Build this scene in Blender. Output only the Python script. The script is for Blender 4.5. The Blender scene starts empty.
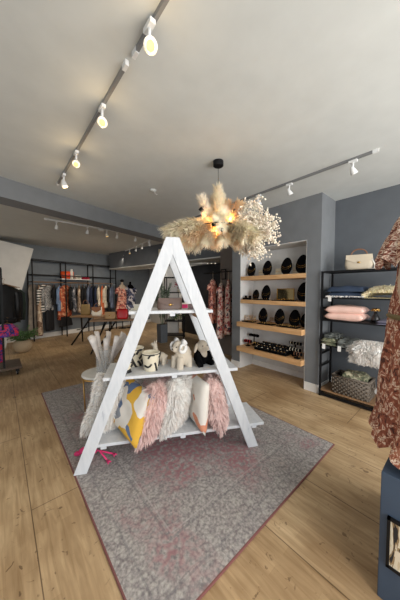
import bpy, math, random
import numpy as np
from mathutils import Vector, Matrix, Euler

C = bpy.context.scene.collection
PI = math.pi
rnd = random.Random(7)
NR = np.random.RandomState(11)

# ------------------------------------------------------------------ camera, world, light, exposure
cam_d = bpy.data.cameras.new('camera')
cam = bpy.data.objects.new('camera', cam_d)
C.objects.link(cam)
cam.location = (0, 0, 1.5)
cam_d.sensor_fit = 'VERTICAL'
cam_d.sensor_height = 36
cam_d.lens = 232 / 600 * 36
cam_d.clip_start = .03
yaw = math.atan2(200, 232)
pitch = math.atan2(10, 232)
cam.rotation_euler = (PI / 2 - pitch, 0, -yaw)
bpy.context.scene.camera = cam

world = bpy.data.worlds.new('world')
bpy.context.scene.world = world
world.use_nodes = True
bg = world.node_tree.nodes['Background']
bg.inputs[0].default_value = (.75, .87, 1, 1)
bg.inputs[1].default_value = 1.0


def area(name, loc, target, sx, sy, power, col):
    l = bpy.data.lights.new(name, 'AREA')
    l.shape = 'RECTANGLE'
    l.size = sx
    l.size_y = sy
    l.energy = power
    l.color = col
    o = bpy.data.objects.new(name, l)
    C.objects.link(o)
    o.location = loc
    o.rotation_euler = (Vector(target) - Vector(loc)).to_track_quat('-Z', 'Y').to_euler()
    return o


# daylight through the shop front behind the camera
area('daylight_front', (1.75, -1.95, 1.5), (2.1, 3, 1.3), 3.4, 2.3, 195, (1, .985, .955))
area('added_side_fill', (-2.95, 3.6, 1.55), (3, 5.2, 1.3), 3.0, 2.1, 34, (.97, .98, 1))  # soft fill added out of view to brighten the back of the shop

vs = bpy.context.scene.view_settings
vs.view_transform = 'Standard'
vs.look = 'None'
vs.gamma = 1
vs.use_curve_mapping = False
vs.exposure = 0.0


# ------------------------------------------------------------------ materials
def lin(c):
    out = []
    for v in c[:3]:
        v = v / 255.0
        out.append(v / 12.92 if v <= .04045 else ((v + .055) / 1.055) ** 2.4)
    return (out[0], out[1], out[2], 1)


def newmat(name):
    m = bpy.data.materials.new(name)
    m.use_nodes = True
    nt = m.node_tree
    return m, nt, nt.nodes['Principled BSDF']


def coords(nt, scale=(1, 1, 1), kind='Object', rot=(0, 0, 0)):
    tc = nt.nodes.new('ShaderNodeTexCoord')
    mp = nt.nodes.new('ShaderNodeMapping')
    mp.inputs['Scale'].default_value = scale
    mp.inputs['Rotation'].default_value = rot
    nt.links.new(tc.outputs[kind], mp.inputs[0])
    return mp.outputs[0]


def ramp(nt, fac, stops, const=False):
    r = nt.nodes.new('ShaderNodeValToRGB')
    if const:
        r.color_ramp.interpolation = 'CONSTANT'
    els = r.color_ramp.elements
    while len(els) < len(stops):
        els.new(.5)
    for e, (p, c) in zip(els, stops):
        e.position = p
        e.color = lin(c)
    nt.links.new(fac, r.inputs[0])
    return r.outputs[0]


def mixc(nt, fac, a, b, mode='MIX'):
    m = nt.nodes.new('ShaderNodeMix')
    m.data_type = 'RGBA'
    m.blend_type = mode
    for i, v in ((0, fac), (6, a), (7, b)):
        if hasattr(v, 'links'):
            nt.links.new(v, m.inputs[i])
        else:
            m.inputs[i].default_value = v
    return m.outputs[2]


def tex(nt, kind, vec, **kw):
    t = nt.nodes.new('ShaderNodeTex' + kind)
    for k, v in kw.items():
        if k in t.inputs:
            t.inputs[k].default_value = v
        else:
            setattr(t, k, v)
    nt.links.new(vec, t.inputs['Vector'])
    return t


def bump(nt, bsdf, h, strength, dist=.01):
    b = nt.nodes.new('ShaderNodeBump')
    b.inputs['Strength'].default_value = strength
    b.inputs['Distance'].default_value = dist
    nt.links.new(h, b.inputs['Height'])
    nt.links.new(b.outputs[0], bsdf.inputs['Normal'])


def mat(name, c, rough=.6, metal=0, var=.06, vscale=6, bmp=0, bscale=60, trans=0, emit=0, ecol=None, sss=0):
    m, nt, b = newmat(name)
    b.inputs['Roughness'].default_value = rough
    b.inputs['Metallic'].default_value = metal
    vec = coords(nt)
    if var:
        n = tex(nt, 'Noise', vec, Scale=vscale, Detail=4.0)
        lo = tuple(max(0, v * (1 - var)) for v in c)
        hi = tuple(min(255, v * (1 + var)) for v in c)
        nt.links.new(ramp(nt, n.outputs[0], [(.3, lo), (.7, hi)]), b.inputs['Base Color'])
    else:
        b.inputs['Base Color'].default_value = lin(c)
    if bmp:
        n2 = tex(nt, 'Noise', vec, Scale=bscale, Detail=3.0)
        bump(nt, b, n2.outputs[0], bmp)
    if trans:
        b.inputs['Transmission Weight'].default_value = trans
        b.inputs['IOR'].default_value = 1.45
    if emit:
        b.inputs['Emission Color'].default_value = lin(ecol or c)
        b.inputs['Emission Strength'].default_value = emit
    return m


def pat(name, kind, stops, scale=20, rough=.8, stretch=(1, 1, 1), dist=3.0, rot=(0, 0, 0), bmp=.15):
    """patterned cloth"""
    m, nt, b = newmat(name)
    b.inputs['Roughness'].default_value = rough
    vec = coords(nt, stretch, rot=rot)
    if kind == 'floral':
        w = tex(nt, 'Noise', vec, Scale=scale * .6, Detail=2.0)
        v2 = mixc(nt, .12, vec, w.outputs[1])
        t = tex(nt, 'Voronoi', v2, Scale=scale)
        sep = nt.nodes.new('ShaderNodeSeparateColor')
        nt.links.new(t.outputs['Color'], sep.inputs[0])
        fac = sep.outputs[0]
    elif kind == 'noise':
        fac = tex(nt, 'Noise', vec, Scale=scale, Detail=3.0, Distortion=dist).outputs[0]
    elif kind == 'stripe':
        t = tex(nt, 'Wave', vec, Scale=scale, Distortion=dist, Detail=1.0)
        t.bands_direction = 'Z'
        fac = t.outputs[1]
    nt.links.new(ramp(nt, fac, stops, True), b.inputs['Base Color'])
    if bmp:
        bump(nt, b, tex(nt, 'Noise', vec, Scale=40.0).outputs[0], bmp)
    return m


def mat_wood(name, a, b_, rough=.5, stretch=(1, 14, 14), scale=2.5):
    m, nt, b = newmat(name)
    b.inputs['Roughness'].default_value = rough
    vec = coords(nt, stretch)
    n = tex(nt, 'Noise', vec, Scale=scale, Detail=5.0, Distortion=.6)
    nt.links.new(ramp(nt, n.outputs[0], [(.3, a), (.7, b_)]), b.inputs['Base Color'])
    bump(nt, b, n.outputs[0], .08)
    return m


def mat_floor():
    m, nt, b = newmat('floor_boards')
    vec = coords(nt, rot=(0, 0, PI / 2))
    br = tex(nt, 'Brick', vec, Scale=1.0)
    br.inputs['Brick Width'].default_value = 2.1
    br.inputs['Row Height'].default_value = .56
    br.inputs['Mortar Size'].default_value = .0035
    br.inputs['Mortar Smooth'].default_value = .3
    br.inputs['Color1'].default_value = lin((218, 191, 152))
    br.inputs['Color2'].default_value = lin((207, 178, 138))
    br.inputs['Mortar'].default_value = lin((136, 112, 84))
    # fine strip figure inside each board
    br2 = tex(nt, 'Brick', vec, Scale=1.0)
    br2.inputs['Brick Width'].default_value = .42
    br2.inputs['Row Height'].default_value = .07
    br2.inputs['Mortar Size'].default_value = .0012
    br2.inputs['Color1'].default_value = (1, 1, 1, 1)
    br2.inputs['Color2'].default_value = (.80, .77, .73, 1)
    br2.inputs['Mortar'].default_value = (.74, .69, .62, 1)
    c = mixc(nt, .65, br.outputs[0], br2.outputs[0], 'MULTIPLY')
    # grain along the boards
    v2 = coords(nt, (16, 1.6, 1))
    g = tex(nt, 'Noise', v2, Scale=2.2, Detail=6.0, Distortion=.8)
    gr = ramp(nt, g.outputs[0], [(.28, (196, 186, 172)), (.68, (255, 255, 255))])
    c = mixc(nt, .8, c, gr, 'MULTIPLY')
    # worn patches and scuffs
    p = tex(nt, 'Noise', vec, Scale=1.3, Detail=6.0, Distortion=.4)
    pr = ramp(nt, p.outputs[0], [(.35, (176, 156, 132)), (.62, (255, 255, 255))])
    c = mixc(nt, .6, c, pr, 'MULTIPLY')
    s = tex(nt, 'Noise', coords(nt, (3, 3, 1), rot=(0, 0, .6)), Scale=5.0, Detail=8.0, Distortion=1.5)
    sr = ramp(nt, s.outputs[0], [(.30, (120, 98, 76)), (.36, (255, 255, 255))])
    c = mixc(nt, .7, c, sr, 'MULTIPLY')
    k = tex(nt, 'Voronoi', coords(nt, (1, 1.6, 1)), Scale=4.2)
    kr = ramp(nt, k.outputs[0], [(.03, (110, 82, 56)), (.06, (255, 255, 255))])
    c = mixc(nt, .6, c, kr, 'MULTIPLY')
    nt.links.new(c, b.inputs['Base Color'])
    rr = nt.nodes.new('ShaderNodeMapRange')
    rr.inputs[3].default_value = .34
    rr.inputs[4].default_value = .58
    nt.links.new(p.outputs[0], rr.inputs[0])
    nt.links.new(rr.outputs[0], b.inputs['Roughness'])
    bump(nt, b, br.outputs[1], -.15, .004)
    return m


def mat_rug():
    m, nt, b = newmat('rug_weave')
    b.inputs['Roughness'].default_value = .95
    tc = nt.nodes.new('ShaderNodeTexCoord')
    sep = nt.nodes.new('ShaderNodeSeparateXYZ')
    nt.links.new(tc.outputs['Object'], sep.inputs[0])

    def mth(op, a, bb=None):
        n = nt.nodes.new('ShaderNodeMath')
        n.operation = op
        for i, v in enumerate((a, bb)):
            if v is None:
                continue
            if hasattr(v, 'links'):
                nt.links.new(v, n.inputs[i])
            else:
                n.inputs[i].default_value = v
        return n.outputs[0]
    # distance from the border (object is centred), 1.0 x 1.6 half size
    dx = mth('SUBTRACT', 1.0, mth('ABSOLUTE', sep.outputs[0]))
    dy = mth('SUBTRACT', 1.6, mth('ABSOLUTE', sep.outputs[1]))
    d = mth('MINIMUM', dx, dy)
    vec = tc.outputs['Object']
    wn = tex(nt, 'Noise', vec, Scale=9.0, Detail=3.0)
    v2 = mixc(nt, .06, vec, wn.outputs[1])
    v = tex(nt, 'Voronoi', v2, Scale=7.5, feature='DISTANCE_TO_EDGE')
    va = tex(nt, 'Voronoi', v2, Scale=17.0, feature='DISTANCE_TO_EDGE')
    n1 = tex(nt, 'Noise', vec, Scale=60.0, Detail=6.0)
    n2 = tex(nt, 'Noise', vec, Scale=1.7, Detail=5.0, Distortion=.6)
    base = ramp(nt, n1.outputs[0], [(.34, (134, 128, 126)), (.5, (160, 154, 150)), (.66, (182, 176, 169))])
    lines = ramp(nt, v.outputs[0], [(.02, (226, 222, 224)), (.07, (255, 255, 255))])
    lines2 = ramp(nt, va.outputs[0], [(.03, (222, 220, 224)), (.09, (255, 255, 255))])
    c = mixc(nt, .5, base, lines, 'MULTIPLY')
    c = mixc(nt, .7, c, lines2, 'MULTIPLY')
    # faded rose field in the middle
    wob = mth('ADD', d, mth('MULTIPLY', mth('SUBTRACT', n2.outputs[0], .5), 2.0))
    rose = ramp(nt, wob, [(.26, (0, 0, 0)), (.60, (255, 255, 255))])
    spk = ramp(nt, tex(nt, 'Noise', vec, Scale=30.0, Detail=5.0).outputs[0], [(.40, (40, 40, 40)), (.56, (235, 235, 235))])
    rf = mixc(nt, 1.0, rose, spk, 'MULTIPLY')
    c = mixc(nt, rf, c, lin((154, 100, 106)))
    # border bands
    for lo, hi, col, f in ((.31, .325, (96, 96, 100), .35), (.10, .112, (100, 100, 104), .3), (.34, .35, (186, 178, 174), .35)):
        band = mth('MULTIPLY', mth('GREATER_THAN', d, lo), mth('LESS_THAN', d, hi))
        c = mixc(nt, mth('MULTIPLY', band, f), c, lin(col))
    edge = mth('LESS_THAN', d, .010)
    c = mixc(nt, edge, c, lin((124, 78, 74)))
    nt.links.new(c, b.inputs['Base Color'])
    bump(nt, b, n1.outputs[0], .5, .006)
    return m


def mat_whitewash():
    m, nt, b = newmat('whitewashed_wood')
    b.inputs['Roughness'].default_value = .55
    vec = coords(nt, (9, 9, 2.5))
    n = tex(nt, 'Noise', vec, Scale=3.0, Detail=7.0, Distortion=.5)
    nt.links.new(ramp(nt, n.outputs[0], [(.24, (180, 184, 192)), (.33, (206, 209, 213)), (.6, (216, 218, 221))]), b.inputs['Base Color'])
    bump(nt, b, n.outputs[0], .15)
    return m


def furmat(name, c, tr=.12, var=.06):
    m, nt, b = newmat(name)
    out = nt.nodes['Material Output']
    n = tex(nt, 'Noise', coords(nt), Scale=14.0, Detail=3.0)
    lo = tuple(v * (1 - var) for v in c)
    hi = tuple(min(255, v * (1 + var)) for v in c)
    col = ramp(nt, n.outputs[0], [(.3, lo), (.7, hi)])
    d = nt.nodes.new('ShaderNodeBsdfDiffuse')
    t = nt.nodes.new('ShaderNodeBsdfTranslucent')
    mx = nt.nodes.new('ShaderNodeMixShader')
    mx.inputs[0].default_value = tr
    nt.links.new(col, d.inputs[0])
    nt.links.new(col, t.inputs[0])
    nt.links.new(d.outputs[0], mx.inputs[1])
    nt.links.new(t.outputs[0], mx.inputs[2])
    nt.links.new(mx.outputs[0], out.inputs[0])
    return m


M = {}
M['ceiling'] = mat('ceiling_paint', (200, 203, 200), .9, var=.015)
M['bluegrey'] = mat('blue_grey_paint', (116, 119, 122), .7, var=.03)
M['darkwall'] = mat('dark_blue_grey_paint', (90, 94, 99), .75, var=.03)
M['backwall'] = mat('back_wall_paint', (114, 121, 128), .75, var=.03)
M['alcove'] = mat('alcove_white_paint', (216, 216, 214), .7, var=.02)
M['white'] = mat('white_paint', (228, 226, 222), .5, var=.02)
M['slant'] = mat('slanted_wall_paint', (205, 203, 198), .8, var=.02)
M['taupe'] = mat('taupe_wall_paint', (112, 104, 98), .8, var=.03)
M['charcoal'] = mat('charcoal_dark', (40, 41, 44), .7)
M['black'] = mat('black_powder_coat', (16, 16, 18), .55, var=.1)
M['black'].node_tree.nodes['Principled BSDF'].inputs['Specular IOR Level'].default_value = .25
M['velvet'] = mat('black_velvet', (8, 8, 10), 1, var=.1)
M['velvet'].node_tree.nodes['Principled BSDF'].inputs['Specular IOR Level'].default_value = .1
M['whitemetal'] = mat('white_track_metal', (222, 222, 220), .4, var=0)
M['trackgrey'] = mat('grey_track_metal', (120, 120, 120), .35, var=.02)
M['ww'] = mat_whitewash()
M['rawwood'] = mat_wood('raw_timber', (178, 130, 84), (206, 160, 112))
M['oak'] = mat_wood('oak_shelf', (196, 148, 98), (222, 178, 128), .5, (8, 1, 8), 3.0)
M['tabletop'] = mat_wood('trestle_top_wood', (120, 92, 66), (156, 122, 90))
M['dolly'] = mat_wood('dark_board_wood', (72, 56, 44), (100, 80, 62))
M['darkwood'] = mat_wood('rack_rail_wood', (120, 88, 58), (150, 112, 76))
M['brass'] = mat('brass', (186, 148, 88), .3, 1, var=.03)
M['gold'] = mat('gold', (220, 176, 104), .25, 1, var=0)
M['marble'] = mat('white_marble', (222, 220, 214), .25, var=.04, vscale=9)
M['glass'] = mat('clear_glass', (236, 240, 242), .06, var=0)
M['glass'].node_tree.nodes['Principled BSDF'].inputs['Alpha'].default_value = .22
M['cream'] = mat('cream_ceramic', (226, 216, 192), .4, var=.03)
M['blackceramic'] = mat('black_glaze', (24, 22, 22), .35)
M['paper'] = mat('pale_wrapping_paper', (226, 218, 212), .7, var=.05, vscale=20)
M['tag'] = mat('white_card', (236, 234, 230), .6, var=0)
M['wicker'] = pat('wicker_weave', 'stripe', [(0, (72, 64, 56)), (.35, (100, 90, 80)), (.7, (124, 113, 101))], 22, dist=2.5, bmp=.5)
M['basketpale'] = pat('pale_basket_weave', 'stripe', [(0, (150, 130, 104)), (.4, (186, 166, 136))], 20, dist=1.5)
M['fur_white'] = furmat('white_long_fur', (255, 246, 238))
M['fur_cream'] = furmat('cream_long_fur', (255, 236, 204))
M['fur_pink'] = furmat('dusty_pink_long_fur', (246, 214, 208))
M['fur_pink2'] = furmat('pale_dusty_pink_long_fur', (246, 216, 210))
M['plush'] = mat('cream_boucle_plush', (204, 192, 174), .95, var=.05, bmp=.6, bscale=90)
M['hotpink'] = mat('hot_pink_plush', (226, 62, 120), .9, var=.05)
M['pampas'] = furmat('pampas_grass', (255, 236, 210))
M['pampas2'] = furmat('tan_pampas_grass', (250, 214, 174))
M['bleached'] = furmat('bleached_dried_flowers', (255, 236, 218))
M['leaf'] = mat('plant_leaf', (74, 108, 58), .6, var=.2, vscale=20)
M['euca'] = mat('grey_green_leaf', (96, 112, 92), .7, var=.2, vscale=20)
M['soil'] = mat('soil', (50, 38, 28), .95)
M['pinksatin'] = mat('pink_satin', (232, 192, 178), .38, var=.05)
M['bluecloth'] = mat('navy_blue_cloth', (48, 62, 84), .85, var=.08, bmp=.3)
M['greycloth'] = mat('grey_violet_cloth', (108, 106, 124), .85, var=.08)
M['plinth'] = mat('blue_plinth_paint', (62, 78, 98), .6, var=.06, vscale=3)
M['skin'] = mat('beige_mannequin', (206, 186, 164), .6, var=.02)
M['taupeleather'] = mat('taupe_leather', (98, 77, 68), .5, var=.06, bmp=.1)
M['beigeleather'] = mat('beige_leather', (196, 182, 160), .5, var=.04)
M['brownleather'] = mat('brown_leather', (128, 86, 60), .5, var=.05)
M['tanleather'] = mat('tan_leather', (176, 140, 96), .5, var=.05)
M['olive'] = mat('olive_tan_canvas', (132, 110, 70), .7, var=.05)
M['red'] = mat('red_patent_leather', (190, 22, 28), .3, var=.04)
M['orange'] = mat('orange_lacquer', (226, 84, 30), .5, var=.04)
M['crimson'] = mat('crimson_cloth', (196, 40, 70), .7)
M['offwhite'] = mat('off_white_leather', (230, 224, 212), .5, var=.03)
M['pinkglass'] = mat('pink_tinted_glass', (230, 196, 194), .1, var=0, trans=.7)
M['bulb'] = mat('warm_bulb_glow', (255, 176, 84), .4, var=0, emit=5, ecol=(255, 160, 62))
M['lamp_on'] = mat('lit_lamp_face', (70, 50, 30), .4, var=0, emit=1.45, ecol=(255, 200, 112))
M['lamp_mid'] = mat('white_lamp_face', (255, 240, 215), .4, var=0, emit=1.8, ecol=(255, 238, 210))
M['dots_blue'] = pat('geometric_cushion_print', 'floral', [(0, (226, 176, 62)), (.34, (236, 230, 220)), (.66, (96, 116, 150)), (.82, (226, 176, 62)), (.9, (150, 156, 166))], 9, dist=1)
M['orange_print'] = pat('orange_white_cushion_print', 'floral', [(0, (236, 230, 220)), (.55, (232, 190, 110)), (.72, (224, 150, 118)), (.86, (236, 230, 220))], 8, dist=1)
M['rust'] = pat('rust_print', 'noise', [(0, (76, 40, 32)), (.38, (136, 74, 54)), (.50, (172, 112, 86)), (.55, (226, 206, 184)), (.60, (140, 76, 56)), (.67, (220, 196, 174))], 26, stretch=(1.2, 1.2, .8), dist=1.6)
M['rust2'] = pat('rust_sleeve_print', 'noise', [(0, (96, 50, 38)), (.42, (146, 84, 64)), (.50, (226, 208, 188)), (.56, (130, 72, 54)), (.64, (214, 190, 168))], 30, stretch=(.7, .7, 2.2), dist=1.2)
M['scarf'] = pat('scarf_print', 'stripe', [(0, (62, 66, 66)), (.4, (150, 150, 140)), (.7, (90, 94, 92))], 18, dist=6)
M['greenprint'] = pat('green_cream_print', 'floral', [(0, (84, 88, 68)), (.4, (130, 130, 104)), (.7, (186, 178, 150)), (.85, (92, 84, 66))], 34)

SOLID = {
    'g_black': (20, 20, 24), 'g_denim': (120, 142, 176), 'g_navy': (32, 40, 66), 'g_orange': (214, 118, 76),
    'g_cream': (230, 218, 198), 'g_beige': (186, 168, 142), 'g_slate': (104, 116, 140), 'g_taupe': (132, 122, 112), 'g_green': (40, 52, 42)}
for k, c in SOLID.items():
    M[k] = mat(k[2:] + '_cloth', c, .85, var=.12, vscale=9)
M['g_leather'] = mat('black_leather', (16, 16, 18), .5, var=.1)
M['g_stripe'] = pat('black_white_stripe', 'stripe', [(0, (24, 24, 26)), (.5, (226, 222, 214))], 4, dist=0, bmp=0)
M['g_zebra'] = pat('grey_zebra_print', 'noise', [(0, (40, 40, 44)), (.46, (190, 188, 186)), (.55, (70, 70, 74)), (.6, (206, 204, 200))], 18, stretch=(1, 1, 3))
M['g_beigefloral'] = pat('beige_brown_floral', 'floral', [(0, (176, 150, 126)), (.4, (120, 92, 74)), (.7, (206, 188, 166))], 14)
M['g_rustfloral'] = pat('rust_floral', 'floral', [(0, (186, 90, 56)), (.45, (150, 66, 42)), (.75, (220, 160, 120))], 16)
M['g_greyprint'] = pat('grey_print', 'floral', [(0, (90, 92, 100)), (.5, (50, 50, 58)), (.8, (160, 158, 160))], 14)
M['g_purple'] = pat('purple_red_floral', 'floral', [(0, (74, 46, 130)), (.35, (196, 40, 70)), (.6, (40, 34, 90)), (.8, (150, 60, 110))], 30)
M['g_pinkfloral'] = pat('pink_rose_floral', 'floral', [(0, (226, 204, 190)), (.34, (172, 66, 66)), (.52, (216, 184, 170)), (.72, (62, 52, 66)), (.86, (206, 140, 120))], 30)
M['g_bluefloral'] = pat('navy_white_floral', 'floral', [(0, (40, 46, 74)), (.45, (206, 202, 204)), (.75, (86, 92, 122))], 12)
M['g_redfloral'] = pat('peach_floral', 'floral', [(0, (216, 136, 116)), (.4, (120, 60, 60)), (.7, (230, 180, 160))], 24)


# ------------------------------------------------------------------ mesh helpers
class MB:
    def __init__(s):
        s.v = []
        s.f = []
        s.mi = []
        s.n = 0

    def raw(s, V, F, mi=0):
        V = np.asarray(V, dtype=float).reshape(-1, 3)
        s.v.append(V)
        for f in F:
            s.f.append([int(i) + s.n for i in f])
            s.mi.append(mi)
        s.n += len(V)
        return s

    def box(s, c, size, rot=None, mi=0):
        x, y, z = [a / 2 for a in size]
        V = [Vector((i * x, j * y, k * z)) for i in (-1, 1) for j in (-1, 1) for k in (-1, 1)]
        if rot is not None:
            R = rot if isinstance(rot, Matrix) else Euler(rot).to_matrix()
            V = [R @ v for v in V]
        V = [(v.x + c[0], v.y + c[1], v.z + c[2]) for v in V]
        return s.raw(V, [(0, 1, 3, 2), (4, 6, 7, 5), (0, 4, 5, 1), (2, 3, 7, 6), (0, 2, 6, 4), (1, 5, 7, 3)], mi)

    def bar(s, p, q, w, t, up=(0, 1, 0), mi=0):
        p, q = Vector(p), Vector(q)
        d = (q - p)
        L = d.length
        d.normalize()
        u = Vector(up)
        side = d.cross(u).normalized()
        u = side.cross(d).normalized()
        R = Matrix((side, u, d)).transposed()
        c = (p + q) / 2
        return s.box(c, (w, t, L), R, mi)

    def tube(s, pts, r, n=8, mi=0, cap=True, flat=1.0):
        pts = [Vector(p) for p in pts]
        if not hasattr(r, '__len__'):
            r = [r] * len(pts)
        V = []
        F = []
        ref = Vector((0, 0, 1))
        d0 = (pts[-1] - pts[0])
        if d0.length < 1e-6:
            d0 = pts[1] - pts[0]
        if abs(d0.normalized().z) > .9:
            ref = Vector((0, 1, 0))
        for i, p in enumerate(pts):
            d = (pts[min(i + 1, len(pts) - 1)] - pts[max(i - 1, 0)]).normalized()
            a = d.cross(ref)
            if a.length < 1e-4:
                a = d.cross(Vector((1, .1, 0)))
            a.normalize()
            b = a.cross(d).normalized()
            for k in range(n):
                t = 2 * PI * k / n
                V.append(p + a * math.cos(t) * r[i] + b * math.sin(t) * r[i] * flat)
        for i in range(len(pts) - 1):
            for k in range(n):
                k2 = (k + 1) % n
                F.append((i * n + k, i * n + k2, (i + 1) * n + k2, (i + 1) * n + k))
        if cap:
            F.append(tuple(range(n))[::-1])
            F.append(tuple((len(pts) - 1) * n + k for k in range(n)))
        return s.raw([tuple(v) for v in V], F, mi)

    def lathe(s, prof, c=(0, 0, 0), n=24, mi=0, sx=1, sy=1):
        V = []
        F = []
        for r, z in prof:
            for k in range(n):
                t = 2 * PI * k / n
                V.append((c[0] + r * sx * math.cos(t), c[1] + r * sy * math.sin(t), c[2] + z))
        for i in range(len(prof) - 1):
            for k in range(n):
                k2 = (k + 1) % n
                F.append((i * n + k, i * n + k2, (i + 1) * n + k2, (i + 1) * n + k))
        if prof[0][0] > 1e-4:
            F.append(tuple(range(n))[::-1])
        if prof[-1][0] > 1e-4:
            F.append(tuple((len(prof) - 1) * n + k for k in range(n)))
        return s.raw(V, F, mi)

    def ell(s, c, r, rot=None, nu=16, nv=10, mi=0):
        V = []
        F = []
        R = Euler(rot).to_matrix() if rot else None
        for i in range(nv + 1):
            ph = PI * i / nv
            for k in range(nu):
                t = 2 * PI * k / nu
                v = Vector((r[0] * math.sin(ph) * math.cos(t), r[1] * math.sin(ph) * math.sin(t), r[2] * math.cos(ph)))
                if R:
                    v = R @ v
                V.append((v.x + c[0], v.y + c[1], v.z + c[2]))
        for i in range(nv):
            for k in range(nu):
                k2 = (k + 1) % nu
                F.append((i * nu + k, (i + 1) * nu + k, (i + 1) * nu + k2, i * nu + k2))
        return s.raw(V, F, mi)

    def prism(s, poly, t, axis='y', mi=0):
        """polygon in the xz plane (axis y) or yz plane (axis x) or xy plane (axis z), thickness t centred"""
        V = []
        for sgn in (-.5, .5):
            for a, b in poly:
                V.append({'y': (a, sgn * t, b), 'x': (sgn * t, a, b), 'z': (a, b, sgn * t)}[axis])
        n = len(poly)
        F = [tuple(range(n)), tuple(range(2 * n - 1, n - 1, -1))]
        for i in range(n):
            j = (i + 1) % n
            F.append((i, n + i, n + j, j))
        return s.raw(V, F, mi)

    def build(s, name, mats, parent=None, smooth=False, loc=None, rot=None, bevel=0, weld=False):
        me = bpy.data.meshes.new(name)
        V = np.concatenate(s.v)
        me.from_pydata(V.tolist(), [], s.f)
        if not isinstance(mats, (list, tuple)):
            mats = [mats]
        for m in mats:
            me.materials.append(m)
        if len(mats) > 1:
            me.polygons.foreach_set('material_index', s.mi)
        if smooth:
            me.polygons.foreach_set('use_smooth', [True] * len(me.polygons))
        me.validate()
        o = bpy.data.objects.new(name, me)
        C.objects.link(o)
        if parent:
            o.parent = parent
        if loc:
            o.location = loc
        if rot:
            o.rotation_euler = rot
        if weld:
            w = o.modifiers.new('weld', 'WELD')
            w.merge_threshold = .0005
        if bevel:
            b = o.modifiers.new('bevel', 'BEVEL')
            b.width = bevel
            b.segments = 2
            b.limit_method = 'ANGLE'
        return o


def tag(o, label, cat, group=None):
    o['label'] = label
    o['category'] = cat
    if group:
        o['group'] = group
    return o


def thing(name, label, cat, loc=(0, 0, 0), rz=0, group=None, rot=None):
    o = bpy.data.objects.new(name, None)
    o.empty_display_size = .05
    C.objects.link(o)
    o.location = loc
    o.rotation_euler = rot if rot else (0, 0, rz)
    return tag(o, label, cat, group)


def copy_tree(o, parent=None):
    c = o.copy()
    C.objects.link(c)
    c.parent = parent
    for ch in list(o.children):
        copy_tree(ch, c)
    return c


def dup(o, loc, label, rz=None, scale=None, group=None):
    c = copy_tree(o)
    c.location = loc
    if rz is not None:
        c.rotation_euler = (0, 0, rz)
    if scale:
        c.scale = scale
    c['label'] = label
    if group:
        c['group'] = group
    return c


def struct(o):
    o['kind'] = 'structure'
    return o


def strips(P, D1, D2, length, width, seed=0):
    """hair strips: P roots, D1 direction at the root, D2 direction at the tip (arrays N x 3)"""
    R = np.random.RandomState(seed)
    N = len(P)
    L = length * (0.65 + .6 * R.rand(N, 1))
    D1 = D1 / np.linalg.norm(D1, axis=1, keepdims=True)
    D2 = D2 / np.linalg.norm(D2, axis=1, keepdims=True)
    side = np.cross(D1, R.randn(N, 3))
    side /= np.linalg.norm(side, axis=1, keepdims=True) + 1e-9
    w = width * (0.7 + .6 * R.rand(N, 1))
    p1 = P + D1 * L * .4
    mid = D1 * .5 + D2 * .5
    p2 = p1 + mid * L * .35
    p3 = p2 + D2 * L * .35
    V = np.stack([P - side * w * .5, P + side * w * .5, p1 - side * w * .5, p1 + side * w * .5,
                  p2 - side * w * .35, p2 + side * w * .35, p3], axis=1).reshape(-1, 3)
    F = []
    for i in range(N):
        b = 7 * i
        F.append((b, b + 1, b + 3, b + 2))
        F.append((b + 2, b + 3, b + 5, b + 4))
        F.append((b + 4, b + 5, b + 6))
    return V, F


def pillow_pt(u, v, w, h, t, side):
    x = w / 2 * u * (1 - .08 * (1 - v * v))
    z = h / 2 * v * (1 - .08 * (1 - u * u))
    y = side * t / 2 * math.sqrt(max(0, (1 - u ** 4) * (1 - v ** 4))) ** .8
    return (x, y, z)


def pillow(mb, w, h, t, n=18, mi=0, wr=0.0, seed=0):
    R = random.Random(seed)
    ph = [R.uniform(0, 6) for _ in range(4)]
    for side in (-1, 1):
        V = []
        F = []
        for i in range(n + 1):
            for j in range(n + 1):
                u, v = -1 + 2 * i / n, -1 + 2 * j / n
                p = pillow_pt(u, v, w, h, t, side)
                k = wr * side * (1 - u * u) * (1 - v * v) * (math.sin(5 * u + 3 * v + ph[0]) + math.sin(7 * v - 4 * u + ph[1]))
                V.append((p[0], p[1] + k, p[2]))
        for i in range(n):
            for j in range(n):
                a = i * (n + 1) + j
                q = (a, a + 1, a + n + 2, a + n + 1)
                F.append(q if side > 0 else q[::-1])
        mb.raw(V, F, mi)
    return mb


def fur_pillow(name, w, h, t, m, label, cat, loc, rot, length=.06, count=2600, width=.008, seed=1, group=None, grav=(0, 0, -1)):
    mb = MB()
    pillow(mb, w, h, t)
    R = np.random.RandomState(seed)
    P, N = [], []
    for _ in range(count):
        u, v = R.uniform(-1, 1, 2)
        side = 1 if R.rand() < .5 else -1
        if R.rand() < .25:                       # rim
            if R.rand() < .5:
                u = math.copysign(1, u)
            else:
                v = math.copysign(1, v)
        p = pillow_pt(u, v, w, h, t, side)
        n = (u ** 3 * 1.2, side * (1 - max(abs(u), abs(v)) ** 4) + .05 * side, v ** 3 * 1.2)
        P.append(p)
        N.append(n)
    P = np.array(P)
    N = np.array(N) + R.randn(count, 3) * .35
    rm = np.array(Euler(rot).to_matrix())
    g = rm.T @ np.array(grav)
    # hair falls in locks: neighbours share a tip direction
    lock = np.stack([np.sin(P[:, 0] * 40 + P[:, 2] * 23 + seed), np.sin(P[:, 1] * 50), np.cos(P[:, 2] * 37 - P[:, 0] * 31)], 1)
    D2 = N * .35 + g * 1.1 + lock * .45 + R.randn(count, 3) * .15
    V, F = strips(P, N + g * .2, D2, length, width, seed)
    mb.raw(V, F)
    o = mb.build(name, m, loc=loc, rot=rot, smooth=True)
    return tag(o, label, cat, group)


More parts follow.
